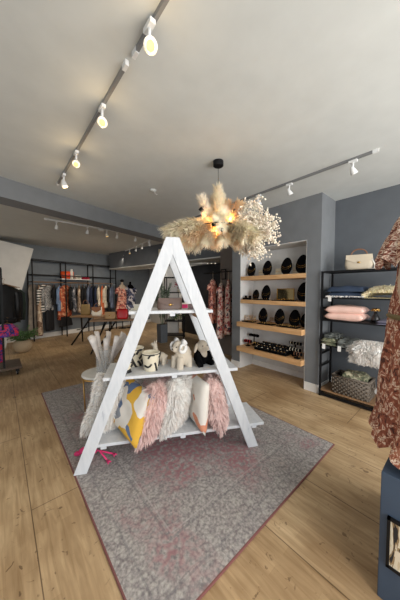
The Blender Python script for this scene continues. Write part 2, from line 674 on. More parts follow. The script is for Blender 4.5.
def tree_blades(mb, path, rad, count, length, width, seed=0, droop=.3, spread=1.0):
    """feathery plume: blades along a curved stem"""
    R = np.random.RandomState(seed)
    path = np.array(path, dtype=float)
    n = len(path)
    t = R.rand(count) ** .8
    idx = t * (n - 1)
    i0 = np.clip(idx.astype(int), 0, n - 2)
    fr = (idx - i0)[:, None]
    P = path[i0] * (1 - fr) + path[i0 + 1] * fr
    T = path[i0 + 1] - path[i0]
    T /= np.linalg.norm(T, axis=1, keepdims=True)
    rr = R.randn(count, 3)
    rr -= (rr * T).sum(1, keepdims=True) * T
    rr /= np.linalg.norm(rr, axis=1, keepdims=True)
    taper = (1 - .55 * np.abs(2 * t - .8))[:, None]
    P = P + rr * rad * taper * R.rand(count, 1)
    D1 = T * .8 + rr * spread
    D2 = T * .9 + rr * spread * .5 + np.array([0, 0, -1]) * droop + R.randn(count, 3) * .2
    V, F = strips(P, D1, D2, length, width, seed)
    mb.raw(V, F)


def curve_pts(p0, d, L, bend, n=7):
    pts = [Vector(p0)]
    d = Vector(d).normalized()
    for i in range(n):
        pts.append(pts[-1] + d * (L / n))
        d = (d + Vector(bend) / n).normalized()
    return [tuple(p) for p in pts]


# ------------------------------------------------------------------ structure
H = 2.87
XR, XA = 3.96, 3.464                 # right wall plane, alcove wall plane


def slab(name, lo, hi, m):
    c = [(a + b) / 2 for a, b in zip(lo, hi)]
    return struct(MB().box((0, 0, 0), [b - a for a, b in zip(lo, hi)]).build(name, m, loc=c))


fl = MB().box((0, 0, -.05), (10, 13, .1)).build('floor', mat_floor(), loc=(1.8, 4, 0))
struct(fl)
slab('ceiling', (-3.2, -2.2, H), (6.8, 10.6, H + .1), M['ceiling'])
# right wall beside the rack, running past the plinth to the shop front
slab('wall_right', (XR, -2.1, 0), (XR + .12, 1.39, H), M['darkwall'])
# alcove wall: built as pieces around the recess (y 1.59 .. 2.85)
wa = MB()
wa.box((XA + .31, 1.49, H / 2), (.62, .2, H))
wa.box((XA + .31, 2.95, H / 2), (.62, .2, H))
wa.box((XA + .31, 2.22, (2.245 + H) / 2), (.62, 1.26, H - 2.245))
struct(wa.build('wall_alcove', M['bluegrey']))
slab('wall_alcove_back', (XA + .40, 1.59, 0), (XA + .52, 2.85, 2.245), M['alcove'])
wl = MB()
wl.box((XA + .205, 2.845, 1.12), (.40, .012, 2.24))
wl.box((XA + .205, 1.596, 1.12), (.40, .012, 2.24))
wl.box((XA + .205, 2.22, 2.24), (.40, 1.24, .01))
struct(wl.build('trim_3', M['alcove']))
# behind the alcove wall: taupe return, charcoal sheet for a dark doorway, bulkhead
slab('wall_return', (XR, 3.05, 0), (XR + .12, 3.86, H), M['taupe'])
slab('wall_rear_right', (5.35, 3.0, 0), (5.47, 10.6, H), M['slant'])
slab('wall_rear_left_end', (4.08, 3.05, 0), (5.35, 3.17, H), M['charcoal'])
slab('wall_dark_doorway', (4.95, 3.2, 0), (5.05, 6.75, 2.3), M['charcoal'])  # sheet coloured with the darkness of a doorway
# back wall, set at a slight angle
ang = math.atan(.25)


def bw(x, off):
    return (x, off + .25 * x)


bk = MB().box((0, 0, H / 2), (10.5, .12, H))
struct(bk.build('wall_back', M['backwall'], loc=(1.5, 8.56 + .375, 0), rot=(0, 0, ang)))
# bulkhead with a pale underside
b0, b1 = Vector((3.15, 8.9, 0)), Vector((4.02, 3.9, 0))
dv = (b1 - b0)
bc = (b0 + b1) / 2
nrm = Vector((-dv.y, dv.x, 0)).normalized()
bb = MB()
bb.box((.4, 0, 0), (.8, dv.length, H - 2.3), mi=0)
o = bb.build('trim_2', M['darkwall'], rot=(0, 0, math.atan2(dv.y, dv.x) + PI / 2))
o.location = (bc.x + .0, bc.y, (H + 2.3) / 2)
struct(o)
o = MB().box((.4, 0, 0), (.82, dv.length + .02, .03)).build('trim_4', M['ceiling'], rot=(0, 0, math.atan2(dv.y, dv.x) + PI / 2))
o.location = (bc.x, bc.y, 2.29)
struct(o)
# dropped blue-grey beam
ba = math.atan(.258)
o = MB().box((0, 0, 0), (7.6, .32, .24)).build('trim_1', M['bluegrey'], rot=(0, 0, ba))
o.location = (.6, 3.73 + .258 * .6 + .165, H - .12)
struct(o)
# slanted pale wall on the left, in front of the back wall
sl = MB().prism([(-3.3, 0), (.07, 0), (.45, 1.5), (.74, 2.64), (0, 2.757), (-.8, H), (-3.3, H)], .12)
V = sl.v[0]
V[:, 1] += 7.79 + .25 * V[:, 0]
struct(sl.build('wall_slanted', M['slant']))
slab('wall_left', (-3.2, 1.6, 0), (-3.08, 10.4, H), M['slant'])
# shop front behind the camera: piers and sills around the openings
sf = MB()
sf.box((1.8, -2.1, .15), (9.8, .1, .3))
sf.box((1.8, -2.1, 2.74), (9.8, .1, .26))
for x in (-2.9, -.2, 3.65):
    sf.box((x, -2.1, 1.45), (.3, .1, 2.4))
struct(sf.build('wall_front', M['white']))
# skirting
bs = MB()
bs.box((XR - .008, -.35, .06), (.016, 3.45, .12))
struct(bs.build('baseboard_right', M['white']))
bs = MB()
bs.box((XA - .008, 1.49, .06), (.016, .2, .12))
bs.box((XA + .25, 1.385, .06), (.5, .014, .12))
bs.box((XA - .008, 2.95, .06), (.016, .2, .12))
struct(bs.build('baseboard_pier', M['white']))
bs = MB().box((XA + .39, 2.22, .05), (.016, 1.24, .1))
struct(bs.build('baseboard_alcove', M['white']))
o = MB().box((0, 0, .07), (10.3, .02, .14)).build('baseboard_back', M['white'], rot=(0, 0, ang))
o.location = (1.5 + .02, 8.56 + .375 - .075, 0)
struct(o)

# ------------------------------------------------------------------ rug
rug = MB().box((0, 0, 0), (2.0, 3.2, .012)).build('area_rug', mat_rug(), loc=(1.41, 2.4, .0065), bevel=.004)
tag(rug, 'large distressed grey rug with faded rose patches under the white ladder shelf', 'rug')

# ------------------------------------------------------------------ A-frame ladder shelf
AO = Vector((1.1215, 1.658, .013))
AR = -math.radians(27.97)
Am = Matrix.Rotation(AR, 3, 'Z')


def A(x, y, z):
    v = Am @ Vector((x, y, 0))
    return (AO.x + v.x, AO.y + v.y, z)


af = thing('ladder_shelf', 'white A-frame ladder display shelf standing on the grey rug', 'shelf', AO, AR)
AH = 1.932
for y, nm in ((0, 'leg'), (.42, 'leg')):
    for sgn in (-1, 1):
        xo, xi = .805, .705
        poly = [(sgn * xo, 0), (sgn * xi, 0), (sgn * .0, 1.785), (sgn * .0, AH), (sgn * .056, AH)]
        mb = MB().prism(poly, .036)
        o = mb.build('leg', M['ww'], af, loc=(0, y, 0), bevel=.003)
for z, x0, x1 in ((.215, -.70, .874), (.765, -.575, .60), (1.31, -.365, .36)):
    o = MB().box(((x0 + x1) / 2, .21, 0), (x1 - x0, .41, .026)).build('shelf_board', M['ww'], af, loc=(0, 0, z - .013), bevel=.003)
    for x in (x0 + .12, (x0 + x1) / 2, x1 - .10):
        MB().box((0, 0, 0), (.045, .40, .022)).build('batten', M['ww'], af, loc=(x, .21, z - .0375))
for z in (.19, .74, 1.285):
    hw = .755 * (1 - z / 1.9)
    for sgn in (-1, 1):
        MB().box((0, .21, 0), (.03, .384, .04)).build('crosspiece', M['rawwood'], af, loc=(sgn * (hw + .02), 0, z - .045))

# ------------------------------------------------------------------ things on the ladder shelf
LZ, MZ, TZ = .230, .780, 1.325


def Rt(yaw_, lean, roll=0.0):
    """cushion standing: local x = width axis, y = face normal, z = up; yaw about z, lean about y(roll in-plane) and x"""
    return (Matrix.Rotation(yaw_, 3, 'Z') @ Matrix.Rotation(lean, 3, 'X') @ Matrix.Rotation(roll, 3, 'Y')).to_euler()


fur_pillow('fur_cushion', .42, .50, .15, M['fur_white'], 'big white shaggy fur cushion behind the left leg of the ladder shelf', 'cushion',
           A(-.525, .25, .46), Rt(AR + math.radians(30), math.radians(4), math.radians(16)), .05, 9000, .006, 3)
o = pillow(MB(), .46, .46, .11, wr=.005, seed=2).build('printed_cushion', M['dots_blue'], loc=A(-.355, .09, .46), rot=Rt(AR + math.radians(126), math.radians(20), math.radians(-8)), smooth=True, weld=True)
tag(o, 'yellow, blue and white geometric print cushion leaning on the bottom shelf', 'cushion')
fur_pillow('fur_cushion', .35, .50, .15, M['fur_pink'], 'dusty pink long-haired cushion next to the yellow and blue print cushion', 'cushion',
           A(-.145, .09, .45), Rt(AR + math.radians(62), math.radians(15), math.radians(4)), .06, 9000, .006, 5)
fur_pillow('fur_cushion', .34, .47, .13, M['fur_white'], 'white long-haired cushion in the middle of the bottom shelf', 'cushion',
           A(.045, .12, .47), Rt(AR + math.radians(54), math.radians(12), math.radians(2)), .06, 9000, .006, 7)
o = pillow(MB(), .44, .48, .11, wr=.005, seed=5).build('printed_cushion', M['orange_print'], loc=A(.235, .14, .465), rot=Rt(AR + math.radians(103), math.radians(2), math.radians(-3)), smooth=True, weld=True)
tag(o, 'white cushion with orange and yellow print standing between two furry cushions', 'cushion')
fur_pillow('fur_cushion', .28, .46, .13, M['fur_pink2'], 'pink long-haired cushion by the right leg of the ladder shelf', 'cushion',
           A(.41, .10, .46), Rt(AR + math.radians(75), math.radians(-12), math.radians(-2)), .055, 8000, .006, 9)

# hot pink plush bird lying behind the left foot
fp = thing('plush_toy', 'hot pink plush toy with dangling legs lying at the foot of the ladder shelf', 'toy', A(-.70, .20, .013), AR)
mb = MB()
mb.ell((-.04, 0, .05), (.08, .035, .035), (0, .15, 0))
mb.ell((-.13, 0, .035), (.03, .02, .02))
mb.build('body', M['hotpink'], fp, smooth=True)
for k, (x, y, z) in enumerate(((.14, -.12, .012), (.18, -.05, .02))):
    mb = MB()
    mb.tube([(0, 0, .05), (.06, -.04, .06), (x, y, z)], .007)
    mb.tube([(x, y, z), (x + .03, y - .015, z)], [.012, .003])
    mb.tube([(x, y, z), (x + .01, y - .04, z)], [.012, .003])
    mb.build('leg', M['hotpink'], fp, smooth=True)


# ceramic pots with black line drawing
def pot(loc, label, s=1.0, dark=False, rz=0):
    t = thing('ceramic_pot', label, 'pot', loc, rz, 'patterned pots on the middle shelf')
    mb = MB().lathe([(.0, 0), (.052 * s, 0), (.058 * s, .01), (.082 * s, .17 * s), (.080 * s, .178 * s), (.074 * s, .172 * s), (.052 * s, .03), (0, .025)], n=28)
    mb.build('pot_body', M['cream'], t, smooth=True)
    R = random.Random(int(s * 100) + dark)
    mb = MB()

    def surf(th, z):
        r = (.059 + (.082 - .058) * (z - .01) / (.17 * s - .01)) * s
        return ((r + .001) * math.cos(th), (r + .001) * math.sin(th), z)
    for k in range(9 if not dark else 16):
        th = R.uniform(0, 6.28)
        z = R.uniform(.03, .14) * s
        pts = []
        d1, d2 = R.uniform(-.5, .5), R.uniform(-.02, .02)
        for i in range(6):
            pts.append(surf(th, max(.01, min(.165 * s, z))))
            th += .16 + d1 * .1
            z += d2 * s
            d2 += R.uniform(-.012, .012)
        mb.tube(pts, .0085 if not dark else .011, 6)
    mb.tube([surf(a * PI / 12, .166 * s) for a in range(25)], .004, 6)
    mb.build('drawn_lines', M['blackceramic'], t, smooth=True)
    return t


pot(A(-.187, .135, .765), 'cream pot with bold black drawn lines in front on the middle shelf', 1.0)
pot(A(-.335, .30, .765), 'darker black-patterned cream pot behind the left leg on the middle shelf', 1.05, True)
pot(A(-.40, .12, .765), 'small cream pot with black pattern at the left end of the middle shelf', .62, True)


def remesh(o, v=.006):
    m = o.modifiers.new('remesh', 'REMESH')
    m.mode = 'VOXEL'
    m.voxel_size = v
    m.use_smooth_shade = True
    s = o.modifiers.new('smooth', 'SMOOTH')
    s.iterations = 3


# alpaca figurine
t = thing('alpaca_figurine', 'small cream alpaca figurine between the patterned pot and the ram toy', 'figurine', A(-.10, .29, .765), AR - .6)
t.scale = (1.15, 1.15, 1.15)
mb = MB()
mb.ell((.01, 0, .075), (.055, .038, .040))
for x in (-.025, .045):
    for y in (-.02, .02):
        mb.tube([(x, y, .08), (x, y, .002)], [.017, .013])
mb.tube([(-.03, 0, .09), (-.045, 0, .14), (-.045, 0, .165)], [.028, .021, .02])
mb.ell((-.055, 0, .172), (.030, .02, .02))
mb.ell((.065, 0, .085), (.014, .012, .014))
remesh(mb.build('body', M['plush'], t, smooth=True), .005)
for y in (-.012, .012):
    MB().tube([(-.042, y, .185), (-.04, y * 1.3, .21)], [.007, .003]).build('ear', M['plush'], t, smooth=True)

# ram plush
t = thing('ram_plush', 'cream woolly ram toy with curled horns on the middle shelf', 'toy', A(.10, .16, .765), AR + math.radians(212))
t.scale = (1.22, 1.22, 1.32)
mb = MB()
mb.ell((-.01, 0, .095), (.068, .060, .078))
for x in (-.035, .04):
    for y in (-.034, .034):
        mb.tube([(x, y, .09), (x * 1.2, y, .03), (x * 1.25, y, .003)], [.030, .027, .029])
mb.ell((.035, 0, .158), (.044, .042, .044))
mb.ell((.068, 0, .146), (.024, .024, .024))
mb.ell((-.078, 0, .10), (.018, .018, .018))
remesh(mb.build('body', M['plush'], t, smooth=True), .006)
for sg in (-1, 1):
    pts = []
    for i in range(17):
        a = i / 16 * 2 * PI * 1.15
        r = .043 - .026 * i / 16
        pts.append((.036 - r * math.sin(a + .2), sg * (.042 + .020 * i / 16), .160 + r * math.cos(a + .2)))
    MB().tube(pts, [.018 - .011 * i / 16 for i in range(17)], 8).build('horn', M['white'], t, smooth=True)
    MB().ell((.072, sg * .022, .163), (.0045, .0045, .005)).build('eye', M['blackceramic'], t, smooth=True)
MB().ell((.092, 0, .148), (.005, .008, .005)).build('nose', M['blackceramic'], t, smooth=True)

# lamb toy with dark body
t = thing('lamb_plush', 'sitting lamb toy with cream head and black body at the right of the middle shelf', 'toy', A(.298, .21, .765), AR - math.radians(70))
t.scale = (1.25, 1.25, 1.3)
mb = MB()
mb.ell((0, 0, .06), (.062, .062, .062))
for sg in (-1, 1):
    mb.tube([(.02, sg * .04, .035), (.085, sg * .055, .022)], [.028, .024])
    mb.tube([(.02, sg * .05, .10), (.06, sg * .055, .05)], [.02, .016])
remesh(mb.build('body', M['velvet'], t, smooth=True), .006)
mb = MB()
mb.ell((.015, 0, .145), (.045, .046, .046))
mb.ell((.052, 0, .132), (.026, .026, .022))
mb.ell((.03, 0, .09), (.035, .03, .04))
remesh(mb.build('head', M['plush'], t, smooth=True), .006)
for sg in (-1, 1):
    MB().ell((.005, sg * .052, .135), (.014, .012, .038), (sg * .35, 0, 0)).build('ear', M['plush'], t, smooth=True)
    MB().ell((.055, sg * .02, .155), (.004, .004, .005)).build('eye', M['blackceramic'], t, smooth=True)


# handbags
def handbag(name, label, loc, rz, w, h, d, m, trim, strap='handle', flap=True, group=None, clasp=None):
    t = thing(name, label, 'bag', loc, rz, group)
    mb = MB()
    n = 16
    prof = []
    for i in range(7):
        v = i / 6
        s = (1 - .10 * v ** 2) * (.86 + .14 * min(1, v * 3))
        k = 1 - .55 * v ** 1.6
        prof.append((v, s, k))
    V, F = [], []
    nn = 20
    for v, s, k in prof:
        for j in range(nn):
            a = 2 * PI * j / nn
            ca, sa = math.cos(a), math.sin(a)
            x = math.copysign(abs(ca) ** .35, ca) * w / 2 * s
            y = math.copysign(abs(sa) ** .5, sa) * d / 2 * k
            V.append((x, y, v * h))
    for i in range(6):
        for j in range(nn):
            j2 = (j + 1) % nn
            F.append((i * nn + j, i * nn + j2, (i + 1) * nn + j2, (i + 1) * nn + j))
    F.append(tuple(range(nn))[::-1])
    F.append(tuple(6 * nn + j for j in range(nn)))
    mb.raw(V, F).build('bag_body', m, t, smooth=True)
    if flap:
        fb = MB()
        f = h * .55
        poly = [(-w * .45, h), (w * .45, h), (w * .45, h - f * .55), (w * .12, h - f), (-w * .12, h - f), (-w * .45, h - f * .55)]
        V = []
        for sgn in (0, 1):
            for a, b in poly:
                v = b / h
                V.append((a, -(d / 2 * (1 - .55 * v ** 1.6)) - .002 - .005 * sgn, b + .003))
        n6 = 6
        F = [tuple(range(n6)), tuple(range(2 * n6 - 1, n6 - 1, -1))] + [(i, n6 + i, n6 + (i + 1) % n6, (i + 1) % n6) for i in range(n6)]
        fb.raw(V, F).build('flap', trim if flap == 'trim' else m, t)
        cl = MB()
        cl.tube([(-.012, -d * .45, h * .5), (.012, -d * .45, h * .5)], .010)
        cl.ell((.0, -d * .46, h * .5), (.02, .006, .012))
        cl.build('clasp', clasp or M['gold'], t, smooth=True)
    if strap == 'handle':
        pts = [(-w * .28 * math.cos(a), 0, h * .97 + h * .42 * math.sin(a)) for a in [PI * i / 12 for i in range(13)]]
        MB().tube(pts, .008, 8).build('handle', trim, t, smooth=True)
    elif strap == 'strap':
        pts = [(-w * .40 + .0 * a, .02 + .02 * math.sin(a), h * .9 - h * .2 * a / PI) for a in [PI * i / 8 for i in range(9)]]
        MB().tube(pts, .007, 8).build('strap', trim, t, smooth=True)
    return t


handbag('handbag', 'taupe flap handbag with gold clasp on the top shelf of the ladder', A(-.015, .14, 1.31), AR + .1, .235, .115, .09, M['taupeleather'], M['taupeleather'], None)
t = thing('tealight_glass', 'small pink glass tealight holder beside the taupe handbag', 'glass', A(.19, .13, 1.31), 0)
MB().lathe([(0, 0), (.034, 0), (.036, .01), (.036, .06), (.033, .06), (.033, .012), (0, .012)], n=24).build('glass_body', M['pinkglass'], t, smooth=True)
MB().lathe([(0, .013), (.030, .013), (.030, .032), (0, .032)], n=20).build('candle', M['cream'], t, smooth=True)
for i, (x, y, m_, lb) in enumerate(((-.29, .16, 'cream', 'small cream box at the left end of the top ladder shelf'), (.135, .29, 'hotpink', 'small pink box behind the taupe handbag'))):
    t = thing('gift_box', lb, 'box', A(x, y, 1.31), AR, None)
    MB().box((0, 0, .025), (.08, .06, .05)).build('box_base', M[m_], t, bevel=.003)
    MB().box((0, 0, .056), (.084, .064, .012)).build('lid', M['offwhite'], t, bevel=.002)

# ------------------------------------------------------------------ round side table with vase
t = thing('side_table', 'round white-topped side table with thin brass legs behind the ladder shelf', 'table', (.80, 2.56, .013))
MB().lathe([(0, .585), (.185, .585), (.19, .592), (.19, .603), (.185, .61), (0, .61)], n=40).build('table_top', M['marble'], t, smooth=False)
mb = MB()
mb.tube([(.19 * math.cos(a), .19 * math.sin(a), .578) for a in [2 * PI * i / 40 for i in range(41)]], .009)
mb.build('rim', M['brass'], t, smooth=True)
for k in range(3):
    a = 2 * PI * k / 3 + 2.6
    MB().tube([(.18 * math.cos(a), .18 * math.sin(a), .575), (.16 * math.cos(a), .16 * math.sin(a), .0)], .008).build('leg', M['brass'], t, smooth=True)
MB().tube([(.165 * math.cos(a), .165 * math.sin(a), .12) for a in [2 * PI * i / 40 for i in range(41)]], .005).build('stretcher', M['brass'], t, smooth=True)
vz = thing('glass_vase', 'clear cylinder vase full of paper cones on the round side table', 'vase', (.845, 2.555, .624))
MB().lathe([(0, 0), (.09, 0), (.092, .006), (.096, .25), (.092, .25), (.088, .012), (0, .012)], n=32).build('vase_body', M['glass'], vz, smooth=True)
Rv = random.Random(4)
for k in range(9):
    a = 2 * PI * k / 9 + .3
    r0 = .03 * (k % 2) + .025
    base = Vector((.845 + r0 * math.cos(a) * .8, 2.555 + r0 * math.sin(a) * .8, .645))
    tilt = .22 + .12 * (k % 3)
    if k == 0:
        a, tilt = -.35, .62
    L = .36 + .03 * (k % 3) + (.04 if k == 0 else 0)
    dr = Vector((math.cos(a) * tilt, math.sin(a) * tilt, 1)).normalized()
    # keep the cone inside the mouth of the vase
    top = base + dr * L
    mb = MB()
    n = 12
    V = []
    for j, (s_, r) in enumerate(((0, .006), (.5, .016), (.8, .024), (1, .028), (1.0, .02), (.97, .012))):
        c = dr * (L * s_)
        u_ = dr.cross(Vector((0, 1, 0))).normalized()
        w_ = dr.cross(u_)
        for q in range(n):
            t_ = 2 * PI * q / n
            rr = r * (1 + .12 * math.sin(3 * t_ + k))
            V.append(tuple(c + u_ * rr * math.cos(t_) + w_ * rr * math.sin(t_) + Vector((0, 0, .012 * math.sin(t_ + k) if j == 3 else 0))))
    F = [(i * n + q, i * n + (q + 1) % n, (i + 1) * n + (q + 1) % n, (i + 1) * n + q) for i in range(5) for q in range(n)]
    F.append(tuple(5 * n + q for q in range(n)))
    F.append(tuple(range(n))[::-1])
    o = mb.raw(V, F).build('paper_cone', M['paper'], loc=tuple(base), smooth=True)
    an = math.degrees(math.atan2(.653 * math.cos(a) + .757 * math.sin(a), .757 * math.cos(a) - .653 * math.sin(a))) % 360
    word = ('right', 'back right', 'back', 'back left', 'left', 'front left', 'front', 'front right')[int((an + 22.5) // 45) % 8]
    lab = 'pale rolled paper cone leaning out furthest right of the clear vase' if k == 0 else \
        '%s paper cone standing at the %s of the clear vase' % ('wide-leaning outer' if k % 2 else 'steep inner', word)
    tag(o, lab, 'paper cone', 'paper cones in the vase')

# ------------------------------------------------------------------ alcove shelves
SX = {1: (XA + .0, 1.754, .07), 2: (XA + .0, 1.32, .07), 3: (3.36, .906, .085), 4: (3.36, .444, .085)}
names = {1: 'top oak shelf in the white alcove', 2: 'second oak shelf from the top in the alcove', 3: 'third oak shelf jutting out of the alcove',
         4: 'lowest oak shelf of the alcove, above the floor'}
for k, (x, z, th) in SX.items():
    w = XA + .40 - x
    o = MB().box((0, 0, 0), (w - .002, 1.245, th)).build('oak_shelf', M['oak'], loc=(x + w / 2, 2.22, z - th / 2), bevel=.004)
    tag(o, 'thick ' + names[k], 'shelf', 'floating oak shelves in the alcove')


def make_bust(label, w=.19, h=.27):
    t = thing('necklace_stand', label, 'display stand', (0, 0, 0), 0, 'black necklace stands in the alcove')
    mb = MB()
    n = 28
    rings = []
    for i in range(9):
        s_ = i / 8
        rings.append(s_)
    V, F = [], []
    for s_, x in ((0, -.022), (.6, -.018), (.93, -.008), (1, 0), (.93, .008), (0, .010)):
        for q in range(n):
            a = 2 * PI * q / n
            y = w / 2 * s_ * math.cos(a) * (1 - .16 * math.sin(a))
            z = h / 2 + h / 2 * s_ * math.sin(a)
            V.append((x + (z - h / 2) * .16, y, z))
    for i in range(5):
        for q in range(n):
            q2 = (q + 1) % n
            F.append((i * n + q, (i + 1) * n + q, (i + 1) * n + q2, i * n + q2))
    mb.raw(V, F).build('egg_board', M['velvet'], t, smooth=True)
    MB().bar((.035, 0, h * .62), (.085, 0, .002), .02, .008).build('prop', M['black'], t)
    for j in range(2):
        pts = []
        for i in range(11):
            u_ = -1 + 2 * i / 10
            z = h * (.40 - .10 * j) + h * .16 * u_ * u_
            y = w * .44 * u_
            pts.append(((z - h / 2) * .16 - .027 + .012 * abs(u_), y, z))
        MB().tube(pts, .0018, 5).build('necklace', M['gold'], t, smooth=True)
    return t


spots = [
    (1, 2.69, 'leftmost black egg-shaped necklace stand on the top alcove shelf', 1), (1, 2.35, 'second black egg-shaped necklace stand from the left on the top alcove shelf', 1),
    (1, 1.985, 'third black egg-shaped necklace stand from the left on the top alcove shelf', 1.05), (1, 1.72, 'rightmost black egg-shaped necklace stand on the top alcove shelf', 1.12),
    (2, 2.37, 'black egg-shaped necklace stand left of the gold mirror', 1), (2, 1.69, 'black egg-shaped necklace stand right of the gold mirror', 1.12),
    (3, 2.44, 'left black egg-shaped necklace stand on the third alcove shelf', 1), (3, 2.11, 'middle black egg-shaped necklace stand on the third alcove shelf', 1.02),
    (3, 1.84, 'black egg-shaped necklace stand right of the middle one on the third shelf', 1.02), (3, 1.665, 'black necklace stand at the far right of the third shelf, partly hidden by the pier', .85)]
proto = None
for k, y, lb, s_ in spots:
    z = SX[k][1]
    x = 3.60 if k < 3 else 3.62
    if proto is None:
        proto = make_bust(lb)
        o = proto
    else:
        o = copy_tree(proto)
        o['label'] = lb
    o.location = (x, y, z)
    o.scale = (s_, s_, s_)
o = copy_tree(proto)
o['label'] = 'smallest black necklace stand, at the left end of the second alcove shelf'
o.location = (3.62, 2.60, 1.32)
o.scale = (.75, .78, .70)
# gold mirror
t = thing('table_mirror', 'rectangular gold-framed mirror standing on the second alcove shelf', 'mirror', (3.60, 2.0, 1.32), -.10)
mb = MB()
for a, b in (((0, -.16, .02), (0, .16, .02)), ((0, -.16, .20), (0, .16, .20)), ((0, -.16, .02), (0, -.16, .20)), ((0, .16, .02), (0, .16, .20))):
    mb.bar(a, b, .012, .012, up=(1, 0, .1))
mb.box((.03, 0, .006), (.09, .12, .012))
mb.build('frame', M['gold'], t)
MB().box((0, 0, .11), (.006, .31, .17)).build('mirror_glass', mat('bronze_mirror', (196, 176, 132), .06, 1, var=0), t)


def ring_pts(c, r, n=10, ax='y'):
    out = []
    for i in range(n + 1):
        a = 2 * PI * i / n
        if ax == 'y':
            out.append((c[0] + r * math.cos(a), c[1], c[2] + r * math.sin(a)))
        else:
            out.append((c[0] + r * math.cos(a), c[1] + r * math.sin(a), c[2]))
    return out


def tray(loc, label, ny, nx, dy, dx, m=None, r=.011, item='ring', upright=True):
    t = thing('jewellery_tray', label, 'tray', loc)
    MB().box((0, 0, .008), (nx * dx + .03, ny * dy + .03, .016)).build('pad', m or M['velvet'], t, bevel=.003)
    for i in range(nx):
        for j in range(ny):
            c = ((i - (nx - 1) / 2) * dx, (j - (ny - 1) / 2) * dy, .016 + (r if upright else .003))
            MB().tube(ring_pts(c, r, 8, 'y' if upright else 'z'), .003, 4).build(item, M['gold'], t, smooth=True)
    return t


tray((3.50, 2.66, .906), 'black tray of gold rings at the left of the third alcove shelf', 6, 2, .035, .05)
tray((3.47, 2.27, .906), 'long black tray of gold rings before the left egg-shaped stands, third shelf', 8, 2, .035, .05)
tray((3.47, 1.87, .906), 'long black tray of gold rings before the right egg-shaped stands, third shelf', 9, 2, .035, .05)


def rack_wire(loc, label, n=5, w=.26, h=.11):
    t = thing('jewellery_rack', label, 'rack', loc)
    mb = MB()
    for z in (h * .45, h * .75, h):
        mb.tube([(0, -w / 2, z), (0, w / 2, z)], .003, 6)
    for y in (-w / 2, w / 2):
        mb.tube([(0, y, 0), (0, y, h)], .003, 6)
        mb.tube([(-.04, y, .003), (.04, y, .003)], .003, 6)
    mb.build('wire_frame', M['gold'], t, smooth=True)
    R = random.Random(n)
    for j in range(n):
        y = -w / 2 + w * (j + .5) / n
        for z in (h * .75, h):
            MB().tube(ring_pts((0, y, z - .018), .016, 8, 'y' if j % 2 else 'z'), .0025, 4).build('bangle', M['gold'], t, smooth=True)
    return t


rack_wire((3.58, 2.70, .906), 'gold wire jewellery rack with bangles at the left of the third shelf')
rack_wire((3.70, 2.27, .906), 'gold wire jewellery rack behind the left egg-shaped stands', 4, .16, .10)
for i, (y, s_) in enumerate(((2.76, 'leftmost small black ring box on the second alcove shelf'), (2.67, 'small black ring box second from the left on the second alcove shelf'))):
    t = thing('ring_box', s_, 'box', (3.50, y, 1.32), 0, 'small black ring boxes')
    MB().box((0, 0, .018), (.06, .06, .036)).build('box_base', M['velvet'], t, bevel=.003)
    MB().box((.028, 0, .05), (.008, .06, .05), (0, .3, 0)).build('lid', M['velvet'], t)
    MB().tube(ring_pts((-.005, 0, .046), .009, 8), .002, 4).build('ring', M['gold'], t, smooth=True)
tray((3.51, 2.42, 1.32), 'flat black tray of gold rings in front of the left stand, second shelf', 7, 1, .04, .05, r=.008)
tray((3.51, 1.98, 1.32), 'flat black tray of gold rings in front of the gold mirror', 8, 1, .045, .05, r=.008)
for i, (y0, s_) in enumerate(((2.52, 'left'), (2.17, 'middle'), (1.85, 'right'))):
    t = thing('earring_card', 'cream earring card between necklace stands, %s of the top alcove shelf' % s_, 'card', (3.68, y0, 1.754), 0, 'cream earring cards')
    MB().box((0, 0, .06), (.004, .13, .12), (0, .1, 0)).build('card', M['cream'], t)
    for j in range(5):
        MB().ell((-.006 + 0 * j, -.05 + .025 * j, .07), (.005, .006, .006), nu=8, nv=6).build('earring', M['gold'], t, smooth=True)

# lowest shelf: bracelet bars and roll trays


def tbar(loc, label, m=M['velvet'], h=.14, w=.20, bands=3, bm=M['gold'], group='bracelet bars'):
    t = thing('bracelet_stand', label, 'display stand', loc, 0, group)
    mb = MB()
    mb.lathe([(0, 0), (.05, 0), (.05, .01), (.012, .016), (.010, h), (0, h)], n=16)
    mb.build('stand', M['velvet'], t, smooth=True)
    MB().tube([(0, -w / 2, h), (0, w / 2, h)], .026, 14).build('roll', m, t, smooth=True)
    for j in range(bands):
        y = -w / 2 + w * (j + .5) / bands
        MB().tube([(.029 * math.cos(a), y, h + .029 * math.sin(a)) for a in [2 * PI * i / 12 for i in range(13)]], .004, 6).build('bracelet', bm, t, smooth=True)
    return t


